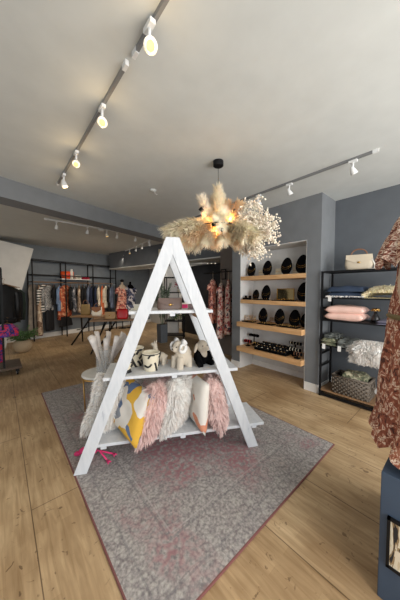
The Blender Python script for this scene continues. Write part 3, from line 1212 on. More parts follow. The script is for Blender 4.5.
Z4 = .444
tbar((3.66, 2.66, Z4), 'tall black bracelet bar at the left of the lowest shelf', h=.19, bm=M['black'])
tbar((3.54, 2.71, Z4), 'low black bracelet bar with red beads at the far left of the lowest shelf', h=.09, w=.16, bm=M['red'])
tbar((3.54, 2.52, Z4), 'low black bracelet bar beside the roll trays, left half of the lowest shelf', h=.08, w=.13)
tbar((3.70, 1.86, Z4), 'tall bracelet bar with cream bands at the right of the lowest shelf', h=.17, bm=M['cream'], bands=4)
tbar((3.56, 1.80, Z4), 'low bracelet bar with cream bands at the right of the lowest shelf', h=.10, w=.19, bm=M['cream'], bands=4)
tbar((3.45, 1.70, Z4), 'low bracelet bar with brown bands at the front right corner of the lowest shelf', h=.07, w=.13, bm=M['brownleather'], bands=3)
for i, (y0, s_) in enumerate(((2.33, 'left'), (2.02, 'right'))):
    t = thing('watch_tray', 'sloping black tray of watches with pale dials, %s of two on the lowest shelf' % s_, 'tray', (3.56, y0, Z4), 0, 'sloping watch trays')
    MB().prism([(-.15, 0), (.15, 0), (.15, .09), (-.15, .015)], .30).build('tray_base', M['velvet'], t, rot=(0, 0, 0))
    for a in range(4):
        for b in range(5):
            x = -.12 + .075 * a
            z = .02 + .075 * (x + .15) / .3
            o = MB().tube([(x, -.115 + .0575 * b - .022, z + .014), (x, -.115 + .0575 * b + .022, z + .014)], .016, 8).build('cushion_roll', M['black'], t, smooth=True)
            mm = (M['cream'], M['gold'], M['black'], M['tanleather'])[(a * 3 + b * 2 + i) % 4]
            MB().lathe([(0, 0), (.013, 0), (.013, .006), (0, .006)], (x - .006, -.115 + .0575 * b, z + .027), 12).build('watch_face', mm, o, smooth=False)

# ------------------------------------------------------------------ black metal shelf unit on the right
x0, x1, y0, y1 = 3.41, 3.80, .30, 1.36
ru = thing('shelf_unit', 'black metal shelf unit against the dark wall right of the alcove', 'shelf', ((x0 + x1) / 2, (y0 + y1) / 2, 0))
hx, hy = (x1 - x0) / 2, (y1 - y0) / 2
for sx_ in (-1, 1):
    for sy_ in (-1, 1):
        MB().box((sx_ * (hx - .0125), sy_ * (hy - .0125), .88), (.025, .025, 1.76)).build('post', M['black'], ru)
RZ = (1.76, 1.40, 1.09, .74, .10)
for z in RZ:
    m_ = M['tabletop'] if z < .2 else M['black']
    MB().box((0, 0, z - .01), (2 * hx - .01, 2 * hy - .01, .02)).build('shelf_board', m_, ru)
for sy_ in (-1, 1):
    for z in (1.25, .60, .42, .02):
        MB().box((0, sy_ * (hy - .0125), z), (2 * hx - .04, .02, .02)).build('side_rail', M['black'], ru)
for z in (.03,):
    for sx_ in (-1, 1):
        MB().box((sx_ * (hx - .0125), 0, z), (.022, 2 * hy - .05, .03)).build('front_rail', M['black'], ru)

t = handbag('handbag', 'beige flap handbag with tan handle on top of the black shelf unit', (3.60, .965, 1.76), -PI / 2 + .25, .32, .20, .13, M['beigeleather'], M['brownleather'], 'handle', True, clasp=M['brass'])
MB().tube([(.13, -.03, .15), (.17, -.045, .06), (.165, -.07, .01), (.10, -.08, .008)], .010, 8).build('strap', M['offwhite'], t, smooth=True)


def folded(name, label, loc, rz, w, d, h, m, fringe=None, wr=.006, hang=0, group=None, cat='throw', seed=1, tagc=False):
    t = thing(name, label, cat, loc, rz, group)
    mb = MB()
    n = 16
    R = random.Random(seed)
    for L_ in range(2):
        V, F = [], []
        zz = h / 2 * L_
        top = h / 2
        for i in range(n + 1):
            for j in range(n + 1):
                u, v = -1 + 2 * i / n, -1 + 2 * j / n
                e = (max(0, 1 - u ** 6) * max(0, 1 - v ** 6)) ** .35
                V.append((u * d / 2 * (1 + .02 * math.sin(v * 5 + seed)), v * w / 2 * (1 + .02 * math.sin(u * 4)), zz + top * (.15 + .85 * e) + wr * e * math.sin(9 * u + 4 * v + seed) + wr * e * math.sin(6 * v + seed * 2)))
        b = len(V)
        for i in range(n + 1):
            for j in range(n + 1):
                u, v = -1 + 2 * i / n, -1 + 2 * j / n
                V.append((u * d / 2, v * w / 2, zz + .002))
        for i in range(n):
            for j in range(n):
                a = i * (n + 1) + j
                F.append((a, a + n + 1, a + n + 2, a + 1))
                F.append((b + a, b + a + 1, b + a + n + 2, b + a + n + 1))
        for i in range(n):
            for a_, c_ in ((i, i + 1), (n * (n + 1) + i, n * (n + 1) + i + 1)):
                F.append((a_, c_, b + c_, b + a_))
            for a_, c_ in ((i * (n + 1), (i + 1) * (n + 1)), (i * (n + 1) + n, (i + 1) * (n + 1) + n)):
                F.append((a_, c_, b + c_, b + a_))
        mb.raw(V, F)
    mb.build('folded_cloth', m, t, smooth=True)
    if fringe:
        R2 = np.random.RandomState(seed)
        N = 160
        P = np.stack([np.full(N, -d / 2 - .002), R2.uniform(-w / 2, w / 2, N), np.full(N, .02)], 1)
        D1 = np.tile([-1., 0, -.1], (N, 1)) + R2.randn(N, 3) * .2
        D2 = np.tile([-.4, 0, -.9], (N, 1)) + R2.randn(N, 3) * .25
        V, F = strips(P, D1, D2, .035, .006, seed)
        MB().raw(V, F).build('fringe', fringe, t)
    if tagc:
        MB().box((-d / 2 - .012, -w * .3 if tagc is True else tagc, -.02), (.002, .04, .07), (0, .1, 0)).build('price_tag', M['tag'], t)
    return t


folded('folded_throw', 'folded navy blue throw with white fringe on the second shelf of the unit', (3.585, 1.07, 1.40), 0, .44, .34, .15, M['bluecloth'], M['fur_white'], tagc=.17)


def sheepskin(name, label, loc, w, d, m, hang, seed, count=5200, length=.075, th=.08):
    mb = MB()
    R = np.random.RandomState(seed)

    def srf(u, v, top=True):
        # u: -1 back .. 1 front edge, continuing over the edge while hanging
        s_ = (u + 1) / 2 * (d + hang)
        y = v * w / 2 * (1 - .10 * abs(math.sin(u * 5 + seed)) * abs(v))
        bul = th * (max(0, 1 - v ** 4)) * (.6 + .4 * math.sin(u * 2 + 1)) if top else 0
        if s_ < d:
            return Vector((d / 2 - s_, y, .004 + bul)), Vector((0, v * .6, 1))
        r = s_ - d
        a = min(r / .06, 1) * PI / 2
        if r < .06:
            return Vector((-d / 2 - math.sin(a) * (.02 + bul * .8), y, .004 - .0 + (math.cos(a)) * bul - r * .2)), Vector((-math.sin(a), v * .5, math.cos(a)))
        return Vector((-d / 2 - .02 - bul * .8 * (1 - .5 * (r / (hang + .001))), y * (1 - .2 * (r / (hang + .01)) ** 2), -.012 - (r - .06))), Vector((-1, v * .5, .1))
    n = 20
    V, F = [], []
    for top in (True, False):
        for i in range(n + 1):
            for j in range(n + 1):
                p, _ = srf(-1 + 2 * i / n, -1 + 2 * j / n, top)
                V.append(tuple(p))
    N1 = (n + 1) ** 2
    for i in range(n):
        for j in range(n):
            a = i * (n + 1) + j
            F.append((a, a + 1, a + n + 2, a + n + 1))
            F.append((N1 + a, N1 + a + n + 1, N1 + a + n + 2, N1 + a + 1))
    mb.raw(V, F)
    P, D = [], []
    for _ in range(count):
        u, v = R.uniform(-1, 1, 2)
        p, nn = srf(u, v)
        P.append(tuple(p))
        D.append(tuple(nn))
    P, D = np.array(P), np.array(D)
    lock = np.stack([np.sin(P[:, 1] * 60 + P[:, 2] * 30), np.sin(P[:, 1] * 33 + seed + P[:, 0] * 40), np.cos(P[:, 2] * 40)], 1)
    D2 = D * .5 + np.array([-.25, 0, -.9]) + lock * .45 + R.randn(count, 3) * .15
    V, F = strips(P, D + R.randn(count, 3) * .25, D2, length, .007, seed)
    mb.raw(V, F)
    return tag(mb.build(name, m, loc=loc, smooth=True), label, 'sheepskin')


sheepskin('sheepskin', 'pale cream fluffy sheepskin beside the navy throw on the second shelf of the unit', (3.60, .66, 1.40), .42, .34, M['fur_cream'], .02, 4, 6500, .055, .12)
sheepskin('sheepskin', 'white fluffy sheepskin draped over the fourth shelf edge, above the wicker basket', (3.60, .745, .74), .50, .34, M['fur_white'], .20, 8, 11000, .06, .10)
for k, z in enumerate((1.155, 1.245)):
    o = pillow(MB(), .46, .36, .12, wr=.004, seed=k).build('satin_cushion', M['pinksatin'], loc=(3.575, 1.08, z - .012), rot=(PI / 2, 0, PI / 2 + .05 * k), smooth=True, weld=True)
    tag(o, ('lower' if k == 0 else 'upper') + ' pink satin cushion of the two stacked on the shelf unit', 'cushion', 'stacked pink satin cushions')
# dark ornament with bronze flower
t = thing('ornament', 'small black ornament with a bronze flower head behind the pink cushions', 'ornament', (3.62, .77, 1.09))
MB().lathe([(0, 0), (.045, 0), (.05, .03), (.035, .08), (.02, .1), (.018, .13), (0, .13)], n=20).build('stand', M['blackceramic'], t, smooth=True)
mb = MB()
for k in range(12):
    a = 2 * PI * k / 12
    mb.ell((.035 * math.cos(a) * (1 - .3 * (k % 2)), .035 * math.sin(a) * (1 - .3 * (k % 2)), .15 + .015 * (k % 2)), (.02, .02, .012), nu=8, nv=6)
mb.ell((0, 0, .165), (.018, .018, .014), nu=8, nv=6)
mb.build('flower_head', M['brass'], t, smooth=True)
folded('folded_cloth', 'grey violet cloth draped on the shelf below the cream sheepskin', (3.57, .55, 1.09), .0, .34, .36, .05, M['greycloth'], cat='cloth', seed=3)
g = bpy.data.objects[-1] if False else None
folded('folded_scarf', 'folded grey patterned scarf with a white tag at the left end of the fourth shelf', (3.575, 1.245, .74), 0, .19, .36, .09, M['greenprint'], cat='scarf', seed=2, tagc=.05, group='folded scarves', wr=.010)
folded('folded_scarf', 'folded zigzag scarf with white tag between the left scarf and the white sheepskin', (3.575, 1.03, .74), 0, .23, .36, .09, M['scarf'], cat='scarf', seed=5, tagc=.07, group='folded scarves', wr=.010)
folded('folded_scarf', 'grey zigzag scarf lying on top of the leftmost folded scarf', (3.59, 1.235, .832), 0, .18, .30, .05, M['scarf'], cat='scarf', seed=7, group='folded scarves', wr=.008)


# wicker basket
def basket(label, loc, w, d, h, m, rz=0):
    t = thing('wicker_basket', label, 'basket', loc, rz)
    mb = MB()
    # woven bands: corrugated walls
    for s_, L, ax in ((-1, w, 0), (1, w, 0), (-1, d, 1), (1, d, 1)):
        nz, nx = 9, int(L / .025)
        for i in range(nz):
            for j in range(nx):
                off = .005 * (1 if (i + j) % 2 else -1)
                a = -L / 2 + L * (j + .5) / nx
                z = h * (i + .5) / nz
                if ax == 0:
                    mb.ell((s_ * d / 2 + off, a, z), (.006, L / nx * .60, h / nz * .5), nu=6, nv=4)
                else:
                    mb.ell((a, s_ * w / 2 + off, z), (L / nx * .60, .006, h / nz * .5), nu=6, nv=4)
    mb.box((0, 0, .01), (d - .01, w - .01, .02))
    for a, b in (((-d / 2, -w / 2), (d / 2, -w / 2)), ((d / 2, -w / 2), (d / 2, w / 2)), ((d / 2, w / 2), (-d / 2, w / 2)), ((-d / 2, w / 2), (-d / 2, -w / 2))):
        mb.bar((a[0], a[1], h / 2), (b[0], b[1], h / 2), h - .02, .004, up=(a[1] - b[1], b[0] - a[0], 0))
    mb.build('basket_wall', m, t, smooth=True)
    pts = [(-d / 2, -w / 2, h), (d / 2, -w / 2, h), (d / 2, w / 2, h), (-d / 2, w / 2, h), (-d / 2, -w / 2, h)]
    mb = MB()
    for a, b in zip(pts[:-1], pts[1:]):
        mb.tube([a, b], .014, 8)
    mb.build('rim', m, t, smooth=True)
    for s_ in (-1, 1):
        MB().tube([(-.06, s_ * (w / 2 + .012), h * .85), (-.05, s_ * (w / 2 + .03), h * .6), (.05, s_ * (w / 2 + .03), h * .6), (.06, s_ * (w / 2 + .012), h * .85)], .009, 8).build('handle', m, t, smooth=True)
    return t


basket('rectangular grey-brown wicker basket on the bottom shelf of the unit', (3.57, .985, .10), .42, .27, .235, M['wicker'])
o = pillow(MB(), .30, .24, .14, wr=.008, seed=9).build('patterned_cushion', M['greenprint'], loc=(3.57, .95, .345), rot=(PI / 2 + .1, 0, PI / 2 + .1), smooth=True, weld=True)
tag(o, 'green and cream patterned small cushion lying on top of the wicker basket', 'cushion')

# ------------------------------------------------------------------ plinth, mannequin, dress, picture
PX, PY, PZ = 1.362, .248, .63
o = MB().box((0, 0, PZ / 2), (.75, 1.15, PZ)).build('display_plinth', M['plinth'], loc=(PX + .375, PY - .575, 0), bevel=.004)
tag(o, 'blue-grey painted plinth in the bottom right corner under the printed dress', 'plinth')
pz0, pz1, py1 = .205, .425, .205
t = thing('framed_picture', 'black framed picture of dark leafy strokes on the side of the blue plinth', 'picture', (PX, py1 - .22, (pz0 + pz1) / 2))
hh = (pz1 - pz0) / 2
mb = MB()
for s_ in (-1, 1):
    mb.box((-.008, 0, s_ * (hh + .006)), (.016, .464, .012))
    mb.box((-.008, s_ * .226, 0), (.016, .012, 2 * hh + .024))
mb.build('frame', M['black'], t)
MB().box((-.006, 0, 0), (.006, .442, 2 * hh)).build('canvas', pat('leaf_stroke_print', 'noise', [(0, (40, 36, 34)), (.40, (150, 126, 92)), (.46, (222, 210, 186)), (.60, (206, 188, 156)), (.64, (60, 54, 50))], 6, stretch=(1, 3.2, 1), dist=1.4, rot=(.7, 0, 0)), t)

MX, MY = 1.618, .070
mn = thing('mannequin', 'beige mannequin torso on the blue plinth wearing the rust printed dress', 'mannequin', (MX, MY, PZ))
mb = MB()
mb.lathe([(0, 0), (.13, 0), (.13, .012), (.02, .02), (.014, .03), (.014, .55), (0, .55)], n=24)
mb.build('stand', M['skin'], mn, smooth=True)
mb = MB()
mb.lathe([(0, .42), (.13, .44), (.165, .52), (.155, .62), (.12, .76), (.135, .88), (.155, .98), (.16, 1.08), (.12, 1.15), (.055, 1.19), (.05, 1.26), (.045, 1.28), (0, 1.285)], n=28, sx=1.08, sy=.80)
mb.build('torso', M['skin'], mn, smooth=True, rot=(0, 0, .9))
ca = math.atan2(-.757, .653)   # nothing depends on the camera: the form simply faces the door
for s_ in (-1, 1):
    ux, uy = s_ * .653, -s_ * .757
    ux, uy = s_ * math.cos(2.28), s_ * math.sin(2.28)
    MB().tube([(ux * .15, uy * .15, 1.10), (ux * .165, uy * .165, 1.0), (ux * .175, uy * .175, .90), (ux * .165, uy * .165, .80)], [.046, .036, .032, .030], 12).build('arm', M['skin'], mn, smooth=True)

dz = thing('printed_dress', 'rust and cream printed ruffled dress on the mannequin at the right edge', 'dress', (MX, MY, PZ))


def cloth_loop(mb, prof, n=110, sx=1, sy=1, seed=0, folds=9, thick=.004, rot=0.0, wav=.0):
    """prof: list of (z, radius, fold amplitude)"""
    R = random.Random(seed)
    ph = [R.uniform(0, 6.28) for _ in range(5)]
    V = []
    F = []
    m = len(prof)
    for lay in (0, 1):
        for i, (z, r, a) in enumerate(prof):
            for k in range(n):
                t_ = 2 * PI * k / n
                rr = r + a * (math.sin(folds * t_ + ph[0] + .7 * math.sin(i * .5 + ph[1])) * .6 + math.sin((folds + 4) * t_ + ph[2] + i * .15) * .4 + .3 * math.sin(2 * folds * t_ + ph[3]))
                rr -= thick * lay
                x, y = rr * sx * math.cos(t_), rr * sy * math.sin(t_)
                x, y = x * math.cos(rot) - y * math.sin(rot), x * math.sin(rot) + y * math.cos(rot)
                V.append((x, y, z + wav * a * math.sin(folds * t_ + ph[4])))
    for lay in (0, 1):
        for i in range(m - 1):
            for k in range(n):
                k2 = (k + 1) % n
                b = lay * m * n
                q = (b + i * n + k, b + i * n + k2, b + (i + 1) * n + k2, b + (i + 1) * n + k)
                F.append(q if lay else q[::-1])
    for i in (0, m - 1):
        for k in range(n):
            k2 = (k + 1) % n
            F.append((i * n + k, i * n + k2, m * n + i * n + k2, m * n + i * n + k))
    mb.raw(V, F)


mb = MB()
prof = []
for z, r, a in ((1.16, .120, .003), (1.08, .172, .004), (.98, .182, .006), (.90, .190, .006), (.82, .205, .008), (.70, .215, .010), (.62, .222, .012), (.50, .230, .018), (.38, .238, .022), (.26, .246, .026), (.14, .258, .030), (.06, .266, .034)):
    prof.append((z, r, a))
pp = []
for i in range(len(prof) - 1):
    for j in range(3):
        f = j / 3
        pp.append(tuple(prof[i][q] * (1 - f) + prof[i + 1][q] * f for q in range(3)))
pp.append(prof[-1])
cloth_loop(mb, pp, n=140, sx=1.08, sy=.92, folds=11, seed=3, rot=.9, wav=.8)
mb.build('dress_body', M['rust'], dz, smooth=True)
MB().tube([(.214 * 1.04 * math.cos(a) * 1.0, .214 * .98 * math.sin(a), .735) for a in [2 * PI * i / 36 for i in range(37)]], .013, 8, cap=False).build('belt', mat('olive_bronze_belt', (110, 96, 60), .5), dz, smooth=True)
for s_ in (-1, 1):
    ux, uy = s_ * math.cos(2.28), s_ * math.sin(2.28)
    mb = MB()
    # ruffled cap sleeve, three tiers
    for (z0, z1, r0, r1, ox) in ((1.31, 1.18, .045, .105, .11), (1.23, 1.10, .072, .122, .14), (1.15, 1.00, .088, .148, .160)):
        sp = []
        for i in range(7):
            f = i / 6
            sp.append((z0 + (z1 - z0) * f, r0 + (r1 - r0) * f ** .7, .004 + .016 * f))
        m2 = MB()
        cloth_loop(m2, sp, n=90, sx=.95, sy=.90, folds=10, seed=int(z0 * 100) + s_, rot=.3, wav=1.2)
        V = m2.v[0]
        V[:, 0] += ux * ox
        V[:, 1] += uy * ox
        mb.raw(V, m2.f)
    mb.build('ruffle_sleeve', M['rust2'], dz, smooth=True)


# ------------------------------------------------------------------ ceiling tracks and spotlights
def track(label, p, q, m, w=.018):
    d = Vector(q) - Vector(p)
    t = thing('light_track', label, 'light track', (p[0], p[1], H), math.atan2(d.y, d.x))
    MB().box((d.length / 2, 0, -.014), (d.length, w, .028)).build('rail', m, t)
    MB().box((-.02, 0, -.016), (.05, w + .004, .032)).build('end_cap', M['whitemetal'], t)
    MB().box((d.length + .02, 0, -.016), (.05, w + .004, .032)).build('end_cap', M['whitemetal'], t)
    return t


track('grey light track on the ceiling at the top left, nearest the camera', (.625, -.4, 0), (.625, 1.27, 0), M['trackgrey'])
track('long grey light track carrying three glowing lamps at the left', (.612, 1.42, 0), (.60, 3.46, 0), M['trackgrey'])
track('slim light track on the ceiling above the alcove', (2.815, .66, 0), (2.80, 3.9, 0), M['trackgrey'], .016)
track('white light track crossing the ceiling in front of the clothes rack', (.72, 5.33, 0), (3.15, 5.43, 0), M['whitemetal'])
track('white light track running back along the bulkhead', (3.12, 5.55, 0), (3.42, 8.7, 0), M['whitemetal'])
t = thing('feed_box', 'round white ceiling rose on the back light track', 'fitting', (1.75, 5.385, H - .028))
MB().lathe([(0, -.035), (.06, -.03), (.07, 0), (0, 0)], n=24).build('cover', M['whitemetal'], t, smooth=True)


def spotlight(label, loc, aim, lit, s=1.0, group=None):
    t = thing('track_spotlight', label, 'spotlight', (loc[0], loc[1], H - .028), 0, group)
    d = Vector(aim).normalized()
    MB().box((0, 0, -.012), (.03, .075, .024)).build('adapter', M['whitemetal'], t)
    MB().tube([(0, 0, -.02), (0, 0, -.075)], .009, 8).build('stem', M['whitemetal'], t, smooth=True)
    c = Vector((0, 0, -.10))
    mb = MB()
    s = s * .78
    a, b = c - d * .05 * s, c + d * .055 * s
    mb.tube([a, a + d * .02, c, b - d * .01, b, b - d * .006], [.016 * s, .026 * s, .033 * s, .042 * s, .043 * s, .036 * s], 18)
    hd = mb.build('lamp_head', M['whitemetal'], t, smooth=True)
    f = b - d * .003
    MB().tube([f, f + d * .002], .026 * s, 18).build('lamp_face', lit, hd, smooth=False)
    return t, Vector((loc[0], loc[1], H - .028)) + b + d * .03


def spot_lamp(pos, d, power, col=(1, .78, .5), ang_=100):
    l = bpy.data.lights.new('spot_lamp', 'SPOT')
    l.energy = power
    l.color = col
    l.spot_size = math.radians(ang_)
    l.spot_blend = .8
    l.shadow_soft_size = .04
    o = bpy.data.objects.new('spot_lamp', l)
    C.objects.link(o)
    o.location = pos
    o.rotation_euler = Vector(d).to_track_quat('-Z', 'Y').to_euler()


for i, (x, y, lb) in enumerate(((.61, 1.10, 'brightest white track spotlight at the top left, nearest the camera'), (.605, 1.80, 'second glowing white track spotlight from the camera on the left track'),
                                (.60, 2.54, 'third glowing white track spotlight on the left track'), (.60, 3.12, 'furthest white track spotlight on the left track, by the beam'))):
    aim = (-.35, -1, -1.15) if i < 3 else (.2, -.2, -1)
    t, p = spotlight(lb, (x, y), aim, M['lamp_on'] if i < 3 else M['lamp_mid'], 1.05, 'spotlights on the left track')
    spot_lamp(tuple(p), aim, 9)
    l = bpy.data.lights.new('lamp_spill', 'POINT')
    l.energy = .9
    l.color = (1, .70, .36)
    l.shadow_soft_size = .03
    lo = bpy.data.objects.new('lamp_spill', l)
    C.objects.link(lo)
    lo.location = p + Vector(aim).normalized() * .03
for i, (y, lb) in enumerate(((.83, 'white track spotlight on the right track, nearest the shelf unit'), (1.53, 'middle white track spotlight on the right track'), (1.99, 'white track spotlight on the right track beside the hanging pampas'),
                             (2.6, 'white track spotlight on the right track half behind the pampas'))):
    t, p = spotlight(lb, (2.81, y), (.5, -.3, -1), M['whitemetal'], 1.0, 'spotlights on the right track')
for i, (x, ord_) in enumerate(((.88, 'leftmost'), (1.45, 'second from left'), (1.86, 'third from left, brightly lit'), (2.10, 'fourth from left'), (2.56, 'fifth from left'), (2.95, 'rightmost'))):
    lit = M['lamp_on'] if i == 2 else M['lamp_mid']
    spotlight('white spotlight on the crossing track at the back, ' + ord_, (x, 5.335 + .04 * (x - .72)), (.1 * (i % 3 - 1), -.3 if i == 2 else .5, -1), lit if i in (2, 1) else M['whitemetal'], 1.0, 'spotlights on the crossing back track')
    spot_lamp((x, 5.335 + .04 * (x - .72) + .1, H - .25), (.1 * (i % 3 - 1), .9, -.62), 20, (1, .86, .68), 110)
for i, (y, ord_) in enumerate(((5.75, 'nearest'), (6.3, 'second nearest'), (6.8, 'third nearest'), (7.4, 'fourth nearest, brightly lit'), (7.95, 'fifth nearest'), (8.5, 'furthest'))):
    spotlight('small white spotlight on the track along the bulkhead, ' + ord_, (3.12 + .095 * (y - 5.55), y), (-.2, -.5 if i == 3 else .3, -1), M['lamp_on'] if i == 3 else M['whitemetal'], 1.0, 'spotlights along the bulkhead')
    spot_lamp((3.12 + .095 * (y - 5.55) - .06, y, H - .25), (-.4, .5, -.8), 10, (1, .86, .68), 110)
t = thing('smoke_detector', 'small pale ceiling fitting left of the pampas light', 'smoke detector', (1.63, 2.877, H))
MB().lathe([(0, -.022), (.035, -.018), (.045, 0), (0, 0)], n=24).build('cover', M['ceiling'], t, smooth=True)
MB().tube([(.02, 0, -.02), (.07, .03, -.035), (.09, .04, -.02)], .004, 6).build('wire', M['whitemetal'], t, smooth=True)
t = thing('wall_box', 'small beige box high on the dark bulkhead left of the ladder top', 'alarm box', (3.78, 6.0, 2.58), math.atan2(dv.y, dv.x) + PI / 2)
MB().box((-.16, 0, 0), (.05, .16, .24)).build('cover', M['cream'], t, bevel=.01)

# ------------------------------------------------------------------ pampas chandelier
CX, CY = 1.80, 1.79
ch = thing('pampas_chandelier', 'hanging light made of dried pampas grass with warm bare bulbs', 'chandelier', (CX, CY, H))
MB().lathe([(0, -.055), (.048, -.055), (.055, -.048), (.055, -.003), (.05, 0), (0, 0)], n=28).build('canopy', M['black'], ch, smooth=False)
MB().tube([(0, 0, -.05), (0, 0, -.62)], .0025, 6).build('cable', M['black'], ch)
HZ = -.70
MB().lathe([(0, HZ - .04), (.05, HZ - .03), (.055, HZ), (.03, HZ + .05), (0, HZ + .08)], n=20).build('hub', M['black'], ch, smooth=True)
MB().tube([(.20 * math.cos(a), .20 * math.sin(a), HZ) for a in [2 * PI * i / 30 for i in range(31)]], .006).build('hoop', M['black'], ch, smooth=True)
# sideways axis of the arrangement
AXV = Vector((.757, -.653, 0))
AYV = Vector((.653, .757, 0))
Rc = random.Random(21)


def plume(d, L, m, cnt, blen, bend, rad=.02, start=.06, wid=.006, seed=0, droop=.3):
    dd = AXV * d[0] + AYV * d[1] + Vector((0, 0, d[2]))
    dd.normalize()
    b = AXV * bend[0] + AYV * bend[1] + Vector((0, 0, bend[2]))
    p0 = dd * start + Vector((0, 0, HZ))
    pts = curve_pts(p0, dd, L, b)
    mb = MB()
    mb.tube(pts, .003, 5)
    tree_blades(mb, pts[1:], rad * .8, int(cnt * .9), blen * 1.35, wid * .62, seed, droop * .6, 1.5)
    return mb.build('pampas_plume', m, ch)


k = 0
# main sideways fans
for i in range(26):
    s_ = -1 if i % 2 == 0 else 1
    el = Rc.uniform(-.30, .34)
    dp = Rc.uniform(-.9, .9)
    plume((s_, dp, el), Rc.uniform(.26, .44), M['pampas'] if i % 6 else M['pampas2'], 900, .06, (0, 0, -.85), .045, .05, .007, seed=k, droop=.5)
    k += 1
# long left plumes
for el, dp, L in ((.26, -.1, .54), (.10, .25, .54), (.34, .35, .48), (-.10, .0, .46), (.18, -.4, .50), (.0, -.25, .50)):
    plume((-1, dp, el), L, M['pampas'], 1300, .06, (0, 0, -.95), .05, .05, .007, seed=k, droop=.5)
    k += 1
# downward plumes
for i in range(14):
    a = Rc.uniform(0, 6.28)
    plume((math.cos(a) * 1.3, math.sin(a) * .9, -.55), Rc.uniform(.16, .27), M['pampas'] if i % 2 else M['pampas2'], 620, .055, (0, 0, -.7), .04, .04, .007, seed=k, droop=.6)
    k += 1
# short filling around the hub
for i in range(14):
    a = Rc.uniform(0, 6.28)
    plume((math.cos(a), math.sin(a), Rc.uniform(-.1, .8)), Rc.uniform(.12, .20), M['pampas'], 420, .05, (0, 0, -.3), .035, .04, .007, seed=k, droop=.3)
    k += 1
# upright plumes
for d, L, m_ in (((-.02, -.1, 1), .36, 'pampas'), ((.03, .15, 1), .33, 'pampas'), ((-.12, .2, 1), .29, 'pampas'), ((.12, .1, 1), .28, 'pampas'), ((-.75, -.2, .95), .31, 'bleached'), ((-.55, .3, .9), .30, 'bleached'), ((.42, .1, .8), .24, 'pampas2'), ((.7, -.3, .55), .28, 'pampas2')):
    plume(d, L, M[m_], 900, .042, (d[0] * -.3, 0, .3), .042, .05, .007, seed=k, droop=.1)
    k += 1


for d, L in (((1, .1, .2), .46), ((1, -.3, .05), .44), ((1, .2, -.25), .40), ((1, -.1, -.45), .36)):
    plume(d, L, M['bleached'], 900, .045, (0, 0, -.5), .055, .06, .008, seed=k, droop=.2)
    k += 1


def dried_branch(d, L, seed, m):
    dd = (AXV * d[0] + AYV * d[1] + Vector((0, 0, d[2]))).normalized()
    R = random.Random(seed)
    p0 = dd * .08 + Vector((0, 0, HZ))
    pts = curve_pts(p0, dd, L, (0, 0, -.45), 8)
    mb = MB()
    mb.tube(pts, .0035, 5)
    for i in range(3, 9):
        for q in range(5):
            sd = (dd + Vector((R.gauss(0, .8), R.gauss(0, .8), R.gauss(0, .8)))).normalized()
            l2 = R.uniform(.06, .13)
            sp = curve_pts(pts[i], sd, l2, (R.gauss(0, .3), R.gauss(0, .3), -.2), 3)
            mb.tube(sp, .002, 4, cap=False)
            for w_ in range(7):
                c = Vector(sp[1 + w_ % 3]) + Vector((R.gauss(0, .011), R.gauss(0, .011), R.gauss(0, .011)))
                r_ = R.uniform(.007, .014)
                mb.ell(c, (r_, r_, r_ * .7), (R.uniform(0, 3), R.uniform(0, 3), 0), nu=5, nv=3)
    return mb.build('dried_branch', m, ch)


for i, (d, L) in enumerate((((1, 0, .25), .50), ((1, .2, .05), .52), ((1, -.2, -.1), .48), ((1, .1, -.35), .44), ((1, -.4, .3), .44), ((1, -.5, 0), .46), ((1, .4, -.2), .44), ((.9, -.2, -.5), .36), ((.8, .3, .5), .38), ((1, 0, -.65), .38), ((.9, -.3, -.3), .42), ((.7, -.2, .55), .34))):
    dried_branch(d, L, 40 + i, M['bleached'])
# sockets with bulbs
for i, (px_, py_, pz_) in enumerate(((-.165, -.06, .155), (.14, -.08, .13), (-.045, -.14, -.01), (.02, -.16, -.06), (-.10, .1, .03), (.12, .12, .0))):
    dd = (AXV * px_ + AYV * py_ + Vector((0, 0, pz_)))
    e = dd.normalized()
    hub = Vector((0, 0, HZ))
    s0 = hub + dd * .5
    s1 = hub + dd
    mb = MB()
    mb.tube([hub, s0], .005, 6)
    # the socket sits at the end and points its bulb down toward the middle
    mb.tube([s1, s1 + Vector((0, 0, .0)) + e * .045], .021, 14)
    mb.tube([s0, s1], .005, 6)
    so = mb.build('lamp_socket', M['black'], ch, smooth=True)
    bd = (Vector((0, 0, -1)) * .6 - e * .6).normalized()
    bc_ = s1 + bd * .035
    MB().ell(bc_, (.022, .022, .027), nu=14, nv=10).build('bulb', M['bulb'], so, smooth=True)
    l = bpy.data.lights.new('bulb_light', 'POINT')
    l.energy = 1.5
    l.color = (1, .60, .26)
    l.shadow_soft_size = .03
    lo = bpy.data.objects.new('bulb_light', l)
    C.objects.link(lo)
    lo.location = Vector((CX, CY, H)) + bc_ + bd * .035 + (-AYV * .02)

# ------------------------------------------------------------------ hanging clothes


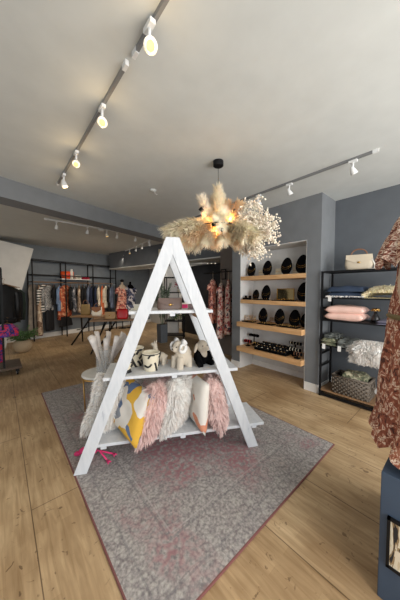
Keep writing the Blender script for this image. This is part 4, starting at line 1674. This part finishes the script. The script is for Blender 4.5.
def garment(name, label, cat, hook, rz, m, L=.9, sw=.40, hw=.46, th=.10, sleeve=.0, seed=0, neck=.07, group=None, long_sleeve_m=None, hanger=True, lower=None, folds=5, v_amp=.014, top=-.10, hm=None):
    """hook = the point on the rail; the garment hangs below, its shoulder line along local x"""
    t = thing(name, label, cat, (hook[0], hook[1], hook[2]), rz, group)
    R = random.Random(seed)
    mb = MB()
    prof = [(0, neck), (.025, sw / 2 * .55), (.05, sw / 2 * .92), (.075, sw / 2), (.20, sw / 2 * .90), (.42, sw / 2 * .86)]
    V, F = [], []
    n = 36
    steps = []
    for i in range(18):
        f = i / 17
        z = f * L
        if z < .11:
            a = neck + (sw / 2 - neck) * (z / .11) ** .9
        elif z < .40:
            a = sw / 2 * (1 - .16 * (z - .11) / .29)
        else:
            g_ = (z - .40) / max(.01, L - .40)
            a = sw / 2 * .84 + (hw / 2 - sw / 2 * .84) * g_
        b = th / 2 * (.35 + .65 * min(1, z / .2)) * (1 + .5 * max(0, z - .4))
        steps.append((z, a, b, v_amp * min(1, z / .5)))
    ph = [R.uniform(0, 6.28) for _ in range(3)]
    for z, a, b, am in steps:
        for k_ in range(n):
            t_ = 2 * PI * k_ / n
            w_ = 1 + (am / max(b, .02)) * math.sin(folds * t_ + ph[0]) * .7 + (am / max(b, .02)) * .4 * math.sin((folds + 3) * t_ + ph[1] + z * 2)
            V.append((a * math.cos(t_) * (1 + .03 * math.sin(folds * t_ + ph[0])), b * math.sin(t_) * w_, top - z + am * .6 * math.sin(3 * t_ + ph[2])))
    for i in range(17):
        for k_ in range(n):
            k2 = (k_ + 1) % n
            F.append((i * n + k_, (i + 1) * n + k_, (i + 1) * n + k2, i * n + k2))
    F.append(tuple(range(n)))
    F.append(tuple(17 * n + q for q in range(n))[::-1])
    mb.raw(V, F).build('garment_body', m, t, smooth=True)
    if sleeve:
        for s_ in (-1, 1):
            x = s_ * sw / 2
            pts = [(x * .84, 0, top - .115), (x * 1.04, .01, top - .17), (x * 1.10, .012, top - .13 - sleeve * .4), (x * 1.08, .03, top - .1 - sleeve)]
            MB().tube(pts, [.05, .062, .055, .048], 10, flat=.8).build('sleeve', long_sleeve_m or m, t, smooth=True)
    if lower:
        m2, L2, hw2 = lower
        mb = MB()
        V, F = [], []
        for i in range(8):
            f = i / 7
            a = hw / 2 * .8 + (hw2 / 2 - hw / 2 * .8) * f
            for k_ in range(n):
                t_ = 2 * PI * k_ / n
                V.append((a * math.cos(t_), th / 2 * 1.1 * math.sin(t_) * (1 + .3 * f * math.sin(6 * t_ + seed)), top - L + .06 - f * L2))
        for i in range(7):
            for k_ in range(n):
                k2 = (k_ + 1) % n
                F.append((i * n + k_, (i + 1) * n + k_, (i + 1) * n + k2, i * n + k2))
        F.append(tuple(7 * n + q for q in range(n))[::-1])
        mb.raw(V, F).build('skirt', m2, t, smooth=True)
    if hanger:
        mb = MB()
        mb.tube([(0, 0, -.012), (.014, 0, .0), (.008, 0, .014), (-.008, 0, .014)], .0025, 5)
        mb.tube([(0, 0, -.012), (0, 0, top + .015)], .003, 5)
        mb.tube([(0, 0, top + .02), (sw / 2 * .95, 0, top - .05)], .006, 6)
        mb.tube([(0, 0, top + .02), (-sw / 2 * .95, 0, top - .05)], .006, 6)
        mb.build('hanger', hm or M['darkwood'], t, smooth=True)
    return t


# back clothes rack frame
BR = math.atan(.25)


def backp(x, z, off=8.2):
    return (x, off + .25 * x, z)


cr = thing('clothes_rack', 'long black frame clothes rack along the back wall', 'clothes rack', (0.72, 8.05 + .18, 0), BR)
RL = (3.39 - .72) / math.cos(BR)
nseg = 3
for i in range(nseg + 1):
    x = RL * i / nseg
    for y in (0, .34):
        MB().box((x, y, 1.2), (.028, .028, 2.40)).build('post', M['black'], cr)
    for z in (2.39, 1.95):
        MB().box((x, .17, z), (.02, .32, .022)).build('side_rail', M['black'], cr)
for y in (0, .34):
    for z in (2.39, 1.95):
        MB().box((RL / 2, y, z), (RL, .022, .026)).build('long_rail', M['black'], cr)
MB().tube([(0, .17, 1.74), (RL, .17, 1.74)], .016, 10).build('hanging_rail', M['darkwood'], cr, smooth=True)
for i in range(nseg + 1):
    MB().box((RL * i / nseg, .17, 1.74), (.018, .32, .018)).build('rail_bracket', M['black'], cr)
MB().box((1.28, .17, 1.85), (.98, .34, .02)).build('shelf_board', M['whitemetal'], cr)
o = MB().box((1.28, .17, .0), (.0001, .0001, .0001)) if False else None


def rp(x, y, z):
    v = Matrix.Rotation(BR, 3, 'Z') @ Vector((x, y, 0))
    return (.72 + v.x, 8.23 + v.y, z)


t = thing('serving_dish', 'bright orange oval dish on the shelf of the back clothes rack', 'dish', rp(1.05, .17, 1.86), BR)
MB().lathe([(0, 0), (.14, 0), (.19, .10), (.20, .24), (.185, .24), (.17, .1), (.12, .02), (0, .02)], n=28, sx=1, sy=.7).build('dish_body', M['orange'], t, smooth=True)
MB().box((0, -.142, .14), (.12, .01, .04)).build('band', M['crimson'], t)
t = thing('candle_jar', 'tall white jar beside the orange dish on the back rack', 'jar', rp(1.12, .04, 1.86), BR)
MB().lathe([(0, 0), (.045, 0), (.045, .26), (.03, .28), (0, .28)], n=18).build('jar_body', M['offwhite'], t, smooth=True)
MB().lathe([(0, .28), (.035, .28), (.035, .32), (0, .32)], n=18).build('lid', M['whitemetal'], t, smooth=True)
folded('folded_cloth', 'folded crimson cloth on the shelf of the back clothes rack', rp(1.62, .15, 1.86), BR - PI / 2, .24, .24, .09, M['crimson'], cat='cloth', seed=4)
folded('folded_cloth', 'folded white cloth between the orange dish and the crimson cloth', rp(1.36, .15, 1.86), BR - PI / 2, .2, .24, .12, M['offwhite'], cat='cloth', seed=6)

G = 'clothes on the back rack'
A0 = BR + PI / 2
lst = [
    (0.79, 'g_taupe', 'long taupe and beige dress, leftmost on the back rack', 1.48, .40, .46, 0, 'dress', ('g_beigefloral', .10, .5), .85),
    (0.93, 'g_beigefloral', 'long beige and brown floral dress, second on the back rack', 1.52, .38, .46, 0, 'dress', None, .35),
    (1.06, 'g_stripe', 'black and white striped cardigan on the back rack', .82, .42, .40, .5, 'cardigan', None, .8),
    (1.20, 'g_zebra', 'grey zebra print shirt over black trousers on the back rack', .78, .44, .42, .48, 'shirt', ('g_black', .70, .36), .85),
    (1.34, 'g_black', 'plain black top right of the zebra shirt', .62, .42, .40, .3, 'shirt', None, .4),
    (1.48, 'g_denim', 'pale blue denim shirt on the back rack', .82, .42, .40, .5, 'shirt', ('g_rustfloral', .35, .3), .45),
    (1.67, 'g_rustfloral', 'rust orange floral dress over a black skirt on the back rack', 1.02, .46, .52, .4, 'dress', ('g_black', .38, .6), .95),
    (1.83, 'g_black', 'black jacket right of the rust floral dress', .80, .40, .40, .5, 'jacket', None, .4),
    (1.95, 'g_greyprint', 'grey patterned blouse on the back rack', .88, .40, .44, .45, 'blouse', None, .5),
    (2.10, 'g_beigefloral', 'beige patterned short dress in the middle of the back rack', .92, .38, .40, .3, 'dress', None, .4),
    (2.21, 'g_black', 'black dress in the middle of the back rack', .95, .40, .46, .4, 'dress', None, .4),
    (2.33, 'g_black', 'second black dress next to the lavender blue shirt', .95, .42, .46, .4, 'dress', None, .5),
    (2.43, 'g_slate', 'lavender blue shirt on the back rack', .80, .40, .40, .5, 'shirt', None, .5),
    (2.55, 'g_navy', 'navy blue blazer, left of two on the back rack', .82, .44, .42, .5, 'blazer', None, .6),
    (2.67, 'g_navy', 'navy blue blazer, right of two on the back rack', .80, .42, .42, .5, 'blazer', None, .4),
    (2.80, 'g_cream', 'beige blouse beside the orange dress on the back rack', .74, .40, .40, .4, 'blouse', None, .5),
    (2.94, 'g_orange', 'soft orange long dress on the back rack', 1.30, .38, .44, 0, 'dress', None, .6),
    (3.08, 'g_cream', 'cream white blouse right of the orange dress', .82, .44, .44, .52, 'blouse', None, .7),
    (3.20, 'g_black', 'black long top near the right end of the back rack', 1.0, .42, .42, .5, 'shirt', None, .5),
    (3.33, 'g_slate', 'slate blue denim shirt at the right end of the back rack', .86, .42, .42, .52, 'shirt', None, .7),
]
for i, (x, m_, lb, L, sw, hw, sl_, cat, low, tw) in enumerate(lst):
    dist = (x - .72) / math.cos(BR)
    hp = rp(dist, .17, 1.756)
    garment('hanging_' + cat, lb, cat, hp, A0 - PI / 2 * tw * .75, M[m_], L, sw, hw, .10, sl_, i, group=G,
            lower=(M[low[0]], low[1], low[2]) if low else None)

# mannequins by the back wall
for i, (x, off, m_, lb, L) in enumerate(((3.62, 7.95, 'g_redfloral', 'peach and dark floral dress on the left mannequin at the back', 1.0), (3.92, 7.80, 'g_bluefloral', 'navy and white floral dress on the right mannequin at the back', 1.15))):
    yy = off + .25 * x
    t = thing('mannequin', 'dark mannequin stand under the ' + ('peach' if i == 0 else 'navy and white') + ' floral dress', 'mannequin', (x, yy, 0), group=None)
    MB().lathe([(0, 0), (.16, 0), (.16, .015), (.02, .03), (.018, 1.0), (0, 1.0)], n=20).build('stand', M['black'], t, smooth=True)
    MB().lathe([(0, .95), (.11, .98), (.14, 1.1), (.10, 1.3), (.13, 1.48), (.15, 1.6), (.10, 1.68), (.045, 1.72), (.04, 1.82), (0, 1.83)], n=20, sy=.75).build('torso', M['velvet'] if i else M['skin'], t, smooth=True)
    g_ = garment('floral_dress', lb, 'dress', (x, yy, 1.78), 0, M[m_], L, .40, .55, .27, .22, 50 + i, hanger=False, neck=.08)
    if i == 0:
        MB().ell((0, 0, 1.86), (.07, .08, .06)).build('hat', M['g_black'], t, smooth=True)


# trestle tables with bags
def trestle(label, c, rz, w, d, h=.80):
    t = thing('trestle_table', label, 'table', (c[0], c[1], 0), rz, 'wooden trestle tables')
    MB().box((0, 0, h - .018), (w, d, .036)).build('table_top', M['tabletop'], t, bevel=.003)
    for sx_ in (-1, 1):
        x = sx_ * (w / 2 - .16)
        for y0_, y1_ in ((-d / 2 + .04, d / 2 - .04), (d / 2 - .04, -d / 2 + .04)):
            MB().bar((x - .16, y0_, 0), (x + .16, y1_, h - .036), .04, .022, up=(1, 0, 0)).build('leg', M['black'], t)
        MB().bar((x, -d / 2 + .06, .42), (x, d / 2 - .06, .42), .02, .02, up=(0, 0, 1)).build('stretcher', M['black'], t)
    return t


trestle('far wooden trestle table with crossed black legs in front of the clothes rack', (1.98, 6.72), math.radians(-50), 1.15, .55)
trestle('near wooden trestle table with crossed black legs holding the red bag', (2.22, 5.62), math.radians(-27), 1.25, .55)
CR = -.7
handbag('handbag', 'white handbag with brown handles on the far trestle table', (1.97, 6.55, .80), CR, .28, .24, .12, M['offwhite'], M['brownleather'], 'handle', 'trim', group='bags on the trestle tables')
handbag('tote_bag', 'olive tan tote bag at the left of the far trestle table', (1.80, 6.98, .80), CR, .26, .30, .12, M['olive'], M['brownleather'], 'handle', False, group='bags on the trestle tables')
handbag('handbag', 'tan flap handbag on the near trestle table', (2.02, 5.68, .80), CR, .27, .17, .12, M['tanleather'], M['brownleather'], None, True, group='bags on the trestle tables')
t = handbag('bucket_bag', 'shiny red rounded bag on the near trestle table', (2.25, 5.50, .80), CR, .27, .24, .16, M['red'], M['red'], 'handle', False, group='bags on the trestle tables')
for i, (x, y, s_) in enumerate(((2.50, 5.42, 'left'), (2.66, 5.33, 'right'))):
    t = thing('candle_box', 'white and gold candle box, %s of the pair beside the red bag' % s_, 'box', (x, y, .80), CR, 'candle boxes beside the red bag')
    MB().box((0, 0, .07), (.12, .10, .14)).build('box_base', M['offwhite'], t, bevel=.003)
    MB().box((0, 0, .15), (.125, .105, .03)).build('lid', M['gold'], t, bevel=.003)

# ------------------------------------------------------------------ plant pot and rolling rack at the left
t = thing('potted_plant', 'leafy green plant in a round woven pot by the slanted wall', 'plant', (.38, 6.98, 0))
t.scale = (.72, .72, .95)
MB().lathe([(0, 0), (.13, 0), (.22, .06), (.27, .16), (.25, .26), (.19, .32), (.18, .32), (.2, .25), (.2, .2), (0, .2)], n=32).build('woven_pot', M['basketpale'], t, smooth=True)
MB().lathe([(0, .2), (.19, .2), (.18, .28), (0, .29)], n=24).build('soil', M['soil'], t, smooth=True)
mb = MB()
R = random.Random(5)
ms = MB()
for i in range(70):
    a = R.uniform(0, 6.28)
    d = Vector((math.cos(a), math.sin(a), R.uniform(.7, 2.2)))
    pts = curve_pts((.04 * math.cos(a), .04 * math.sin(a), .28), d, R.uniform(.25, .52), (math.cos(a) * .5, math.sin(a) * .5, -.8), 5)
    ms.tube(pts, .004, 5)
    for q in (2, 3, 4, 5):
        p = Vector(pts[q])
        a2 = a + R.uniform(-1.4, 1.4)
        dd = Vector((math.cos(a2), math.sin(a2), R.uniform(-.3, .4))).normalized() * R.uniform(.10, .16)
        sd = dd.cross(Vector((0, 0, 1))).normalized() * .032
        V = [tuple(p), tuple(p + dd * .5 + sd + Vector((0, 0, .01))), tuple(p + dd), tuple(p + dd * .5 - sd + Vector((0, 0, .01))), tuple(p + dd * .5 - Vector((0, 0, .004)))]
        mb.raw(V, [(0, 1, 4), (1, 2, 4), (2, 3, 4), (3, 0, 4)])
mb.build('foliage', M['leaf'], t)
ms.build('stems', M['leaf'], t)

rr_ = thing('rolling_rack', 'black rolling clothes rack on a wooden platform at the left edge', 'clothes rack', (.0, 5.45, 0))
MB().box((-.10, 0, .135), (.72, .62, .04)).build('platform', M['dolly'], rr_, bevel=.003)
for x, y in ((.20, -.25), (.20, .25), (-.40, -.25), (-.40, .25)):
    o = MB().box((x, y, .09), (.05, .05, .05)).build('caster', M['black'], rr_)
    MB().tube([(x - .014, y, .04), (x + .014, y, .04)], .04, 16).build('wheel', M['black'], o, smooth=True)
    MB().tube([(x - .016, y, .04), (x + .016, y, .04)], .015, 12).build('wheel_hub', M['whitemetal'], o, smooth=True)
for y in (-.27, .27):
    MB().box((.02, y, 1.0), (.03, .03, 1.72)).build('post', M['black'], rr_)
    MB().box((-.02 + .02, y, 1.865), (.06, .06, .03)).build('post_cap', M['black'], rr_)
MB().tube([(.02, -.27, 1.68), (.02, .27, 1.68)], .014, 10).build('hanging_rail', M['black'], rr_, smooth=True)
MB().tube([(.02, -.27, 1.0), (.30, -.27, 1.0)], .012, 10).build('hanging_arm', M['black'], rr_, smooth=True)
MB().tube([(.02, .0, .85), (.02, -.27, .85)], .012, 10).build('lower_rail', M['black'], rr_, smooth=True)
GL = 'clothes on the rolling rack'
garment('leather_jacket', 'black leather jacket at the front of the rolling rack', 'jacket', (.03, 5.28, 1.695), .45, M['g_leather'], .66, .44, .42, .15, .56, 31, group=GL)
garment('hanging_jacket', 'black jacket with pale lapel behind the leather jacket', 'jacket', (.03, 5.45, 1.695), .3, M['g_black'], .70, .48, .46, .13, .56, 32, group=GL)
garment('hanging_jacket', 'dark green jacket at the back of the rolling rack', 'jacket', (.06, 5.66, 1.695), .25, M['g_green'], .72, .52, .48, .13, .58, 33, group=GL)
garment('hanging_dress', 'purple and red floral dress low on the rolling rack', 'dress', (.08, 5.20, 1.012), .1, M['g_purple'], .22, .32, .36, .10, 0, 34, group=GL)
garment('hanging_dress', 'red floral skirt near the platform of the rolling rack', 'skirt', (-.10, 5.20, .862), .3, M['g_purple'], .50, .26, .30, .14, 0, 35, group=GL)

# ------------------------------------------------------------------ right rear: wall rail with floral dresses
t = thing('wall_rail', 'black wall-mounted clothes rail beside the alcove pier', 'clothes rail', (3.74, 3.05, 1.90))
MB().tube([(0, 0.0, 0), (0, 1.15, 0)], .013, 10).build('rail', M['black'], t, smooth=True)
MB().lathe([(0, 0), (.038, 0), (.038, .012), (.018, .016), (.015, .06), (0, .06)], n=18).build('wall_plate', M['black'], t, rot=(-PI / 2, 0, 0), smooth=True)
MB().tube([(0, 1.1, 0), (.22, 1.1, 0), (.22, .81, 0)], .012, 8).build('rear_bracket', M['black'], t, smooth=True)
GR = 'floral dresses on the wall rail'
garment('floral_dress', 'red, cream and dark floral dress nearest the alcove on the wall rail', 'dress', (3.74, 3.40, 1.913), .75, M['g_pinkfloral'], 1.15, .34, .46, .14, .12, 61, group=GR, top=-.20, hm=M['skin'])
garment('floral_dress', 'red, cream and dark floral dress in the middle of the wall rail', 'dress', (3.74, 3.62, 1.913), .55, M['g_pinkfloral'], 1.20, .36, .50, .14, .12, 62, group=GR, top=-.26, hm=M['skin'])
garment('floral_dress', 'peach ruffled floral dress furthest along the wall rail', 'dress', (3.74, 3.88, 1.913), .4, M['g_redfloral'], 1.0, .34, .48, .14, .14, 63, group=GR, top=-.17, hm=M['skin'])
t = thing('frame_sign', 'small black empty frame hanging behind the floral dresses', 'frame', (3.90, 3.70, 1.86))
mb = MB()
for s_ in (-1, 1):
    mb.box((0, s_ * .07, 0), (.02, .02, .24))
    mb.box((0, 0, s_ * .11), (.02, .16, .02))
mb.build('frame', M['black'], t)

# open black shelf with plants and flowers behind the ladder
t = thing('open_shelf', 'narrow open black metal shelf seen through the ladder shelf', 'shelf', (4.10, 5.95, 0), -.75)
for sx_ in (-1, 1):
    for sy_ in (-1, 1):
        MB().box((sx_ * .28, sy_ * .16, .95), (.028, .028, 1.9)).build('post', M['black'], t)
for z in (.12, .55, .98, 1.42, 1.88):
    for y in (-.16, .16):
        MB().box((0, y, z), (.56, .024, .03)).build('rail', M['black'], t)
    for x in (-.28, .28):
        MB().box((x, 0, z), (.024, .32, .03)).build('side_rail', M['black'], t)
    MB().box((0, 0, z), (.54, .30, .012)).build('shelf_board', M['black'] if z > .2 else M['dolly'], t)


def bunch(name, label, cat, loc, m_, n, r, seed, hgt=.3, pot_m=None):
    t_ = thing(name, label, cat, loc)
    R_ = np.random.RandomState(seed)
    mb_ = MB()
    P = R_.randn(n, 3) * np.array([r, r, hgt * .35]) * .5 + np.array([0, 0, hgt * .6])
    D = P - np.array([0, 0, 0])
    V, F = strips(P, D + R_.randn(n, 3) * .3, D + R_.randn(n, 3) * .3 + np.array([0, 0, -.1]), .06, .03, seed)
    mb_.raw(V, F).build('leaves', m_, t_)
    MB().lathe([(0, 0), (.05, 0), (.06, .1), (.05, .1), (.04, .02), (0, .02)], n=16).build('pot', pot_m or M['cream'], t_, smooth=True)
    return t_


bunch('flower_bunch', 'dark green leafy bunch on the lower part of the open black shelf', 'plant', (4.14, 5.93, .557), M['leaf'], 140, .22, 3, .22)
bunch('flower_bunch', 'orange and red flowers on the open black shelf', 'flowers', (4.10, 5.98, .987), M['orange'], 50, .16, 4, .16)
bunch('flower_bunch', 'pink red flowers near the top of the open black shelf', 'flowers', (4.20, 5.86, 1.426), M['crimson'], 80, .14, 5, .40)
t = thing('tall_plant', 'tall dried grey-green plant in a dark grey planter behind the ladder shelf', 'plant', (3.50, 5.72, 0))
t.scale = (.6, .6, .95)
MB().prism([(-.17, 0), (.17, 0), (.20, .55), (-.20, .55)], .36).build('planter', M['darkwall'], t, bevel=.005)
MB().box((0, 0, .551), (.37, .33, .01)).build('soil', M['soil'], t)
mb = MB()
R = np.random.RandomState(9)
for i in range(16):
    a = R.uniform(0, 6.28)
    pts = curve_pts((.05 * math.cos(a), .05 * math.sin(a), .55), (math.cos(a) * .2, math.sin(a) * .2, 1), R.uniform(.9, 1.35), (math.cos(a) * .2, math.sin(a) * .2, -.1), 6)
    mb.tube(pts, .006, 5)
    tree_blades(mb, pts[1:], .01, 90, .10, .022, 100 + i, .2, 1.2)
mb.build('foliage', M['euca'], t)
t, p_ = spotlight('added unseen spotlight behind the bulkhead, brightening the pale rear wall', (4.75, 7.6), (.6, 0, -1), M['lamp_mid'], 1.0)
spot_lamp(tuple(p_), (.5, 0, -1), 80, (1, .93, .84), 150)  # added lamp, hidden by the bulkhead, to lift the dark rear wall
struct(MB().box((0, 0, 1.145), (.36, .36, 2.29)).build('wall_pillar', M['white'], loc=(4.36, 6.42, 0), rot=(0, 0, -.7)))
for i, (x, y) in enumerate(((4.40, 4.78), (4.47, 4.70), (4.54, 4.62))):
    t = thing('soffit_lamp', 'tiny round lamp under the bulkhead, %s of the row of three' % ('leftmost', 'middle', 'rightmost')[i], 'lamp', (x, y, 2.272), 0, 'three small lamps under the bulkhead')
    MB().lathe([(0, -.035), (.026, -.035), (.03, -.02), (.02, 0), (0, 0)], n=16).build('housing', M['whitemetal'], t, smooth=True)
    MB().lathe([(0, -.039), (.02, -.039), (.02, -.034), (0, -.034)], n=16).build('lamp_face', M['lamp_mid'], t)
spot_lamp((4.45, 4.75, 2.20), (-.08, 1.6, -.8), 26, (1, .94, .86), 100)
# pale panel door behind
d1 = MB().box((0, 0, 1.02), (.05, .85, 2.04)).build('door_1', M['white'], loc=(5.32, 7.55, 0), bevel=.004)
struct(d1)
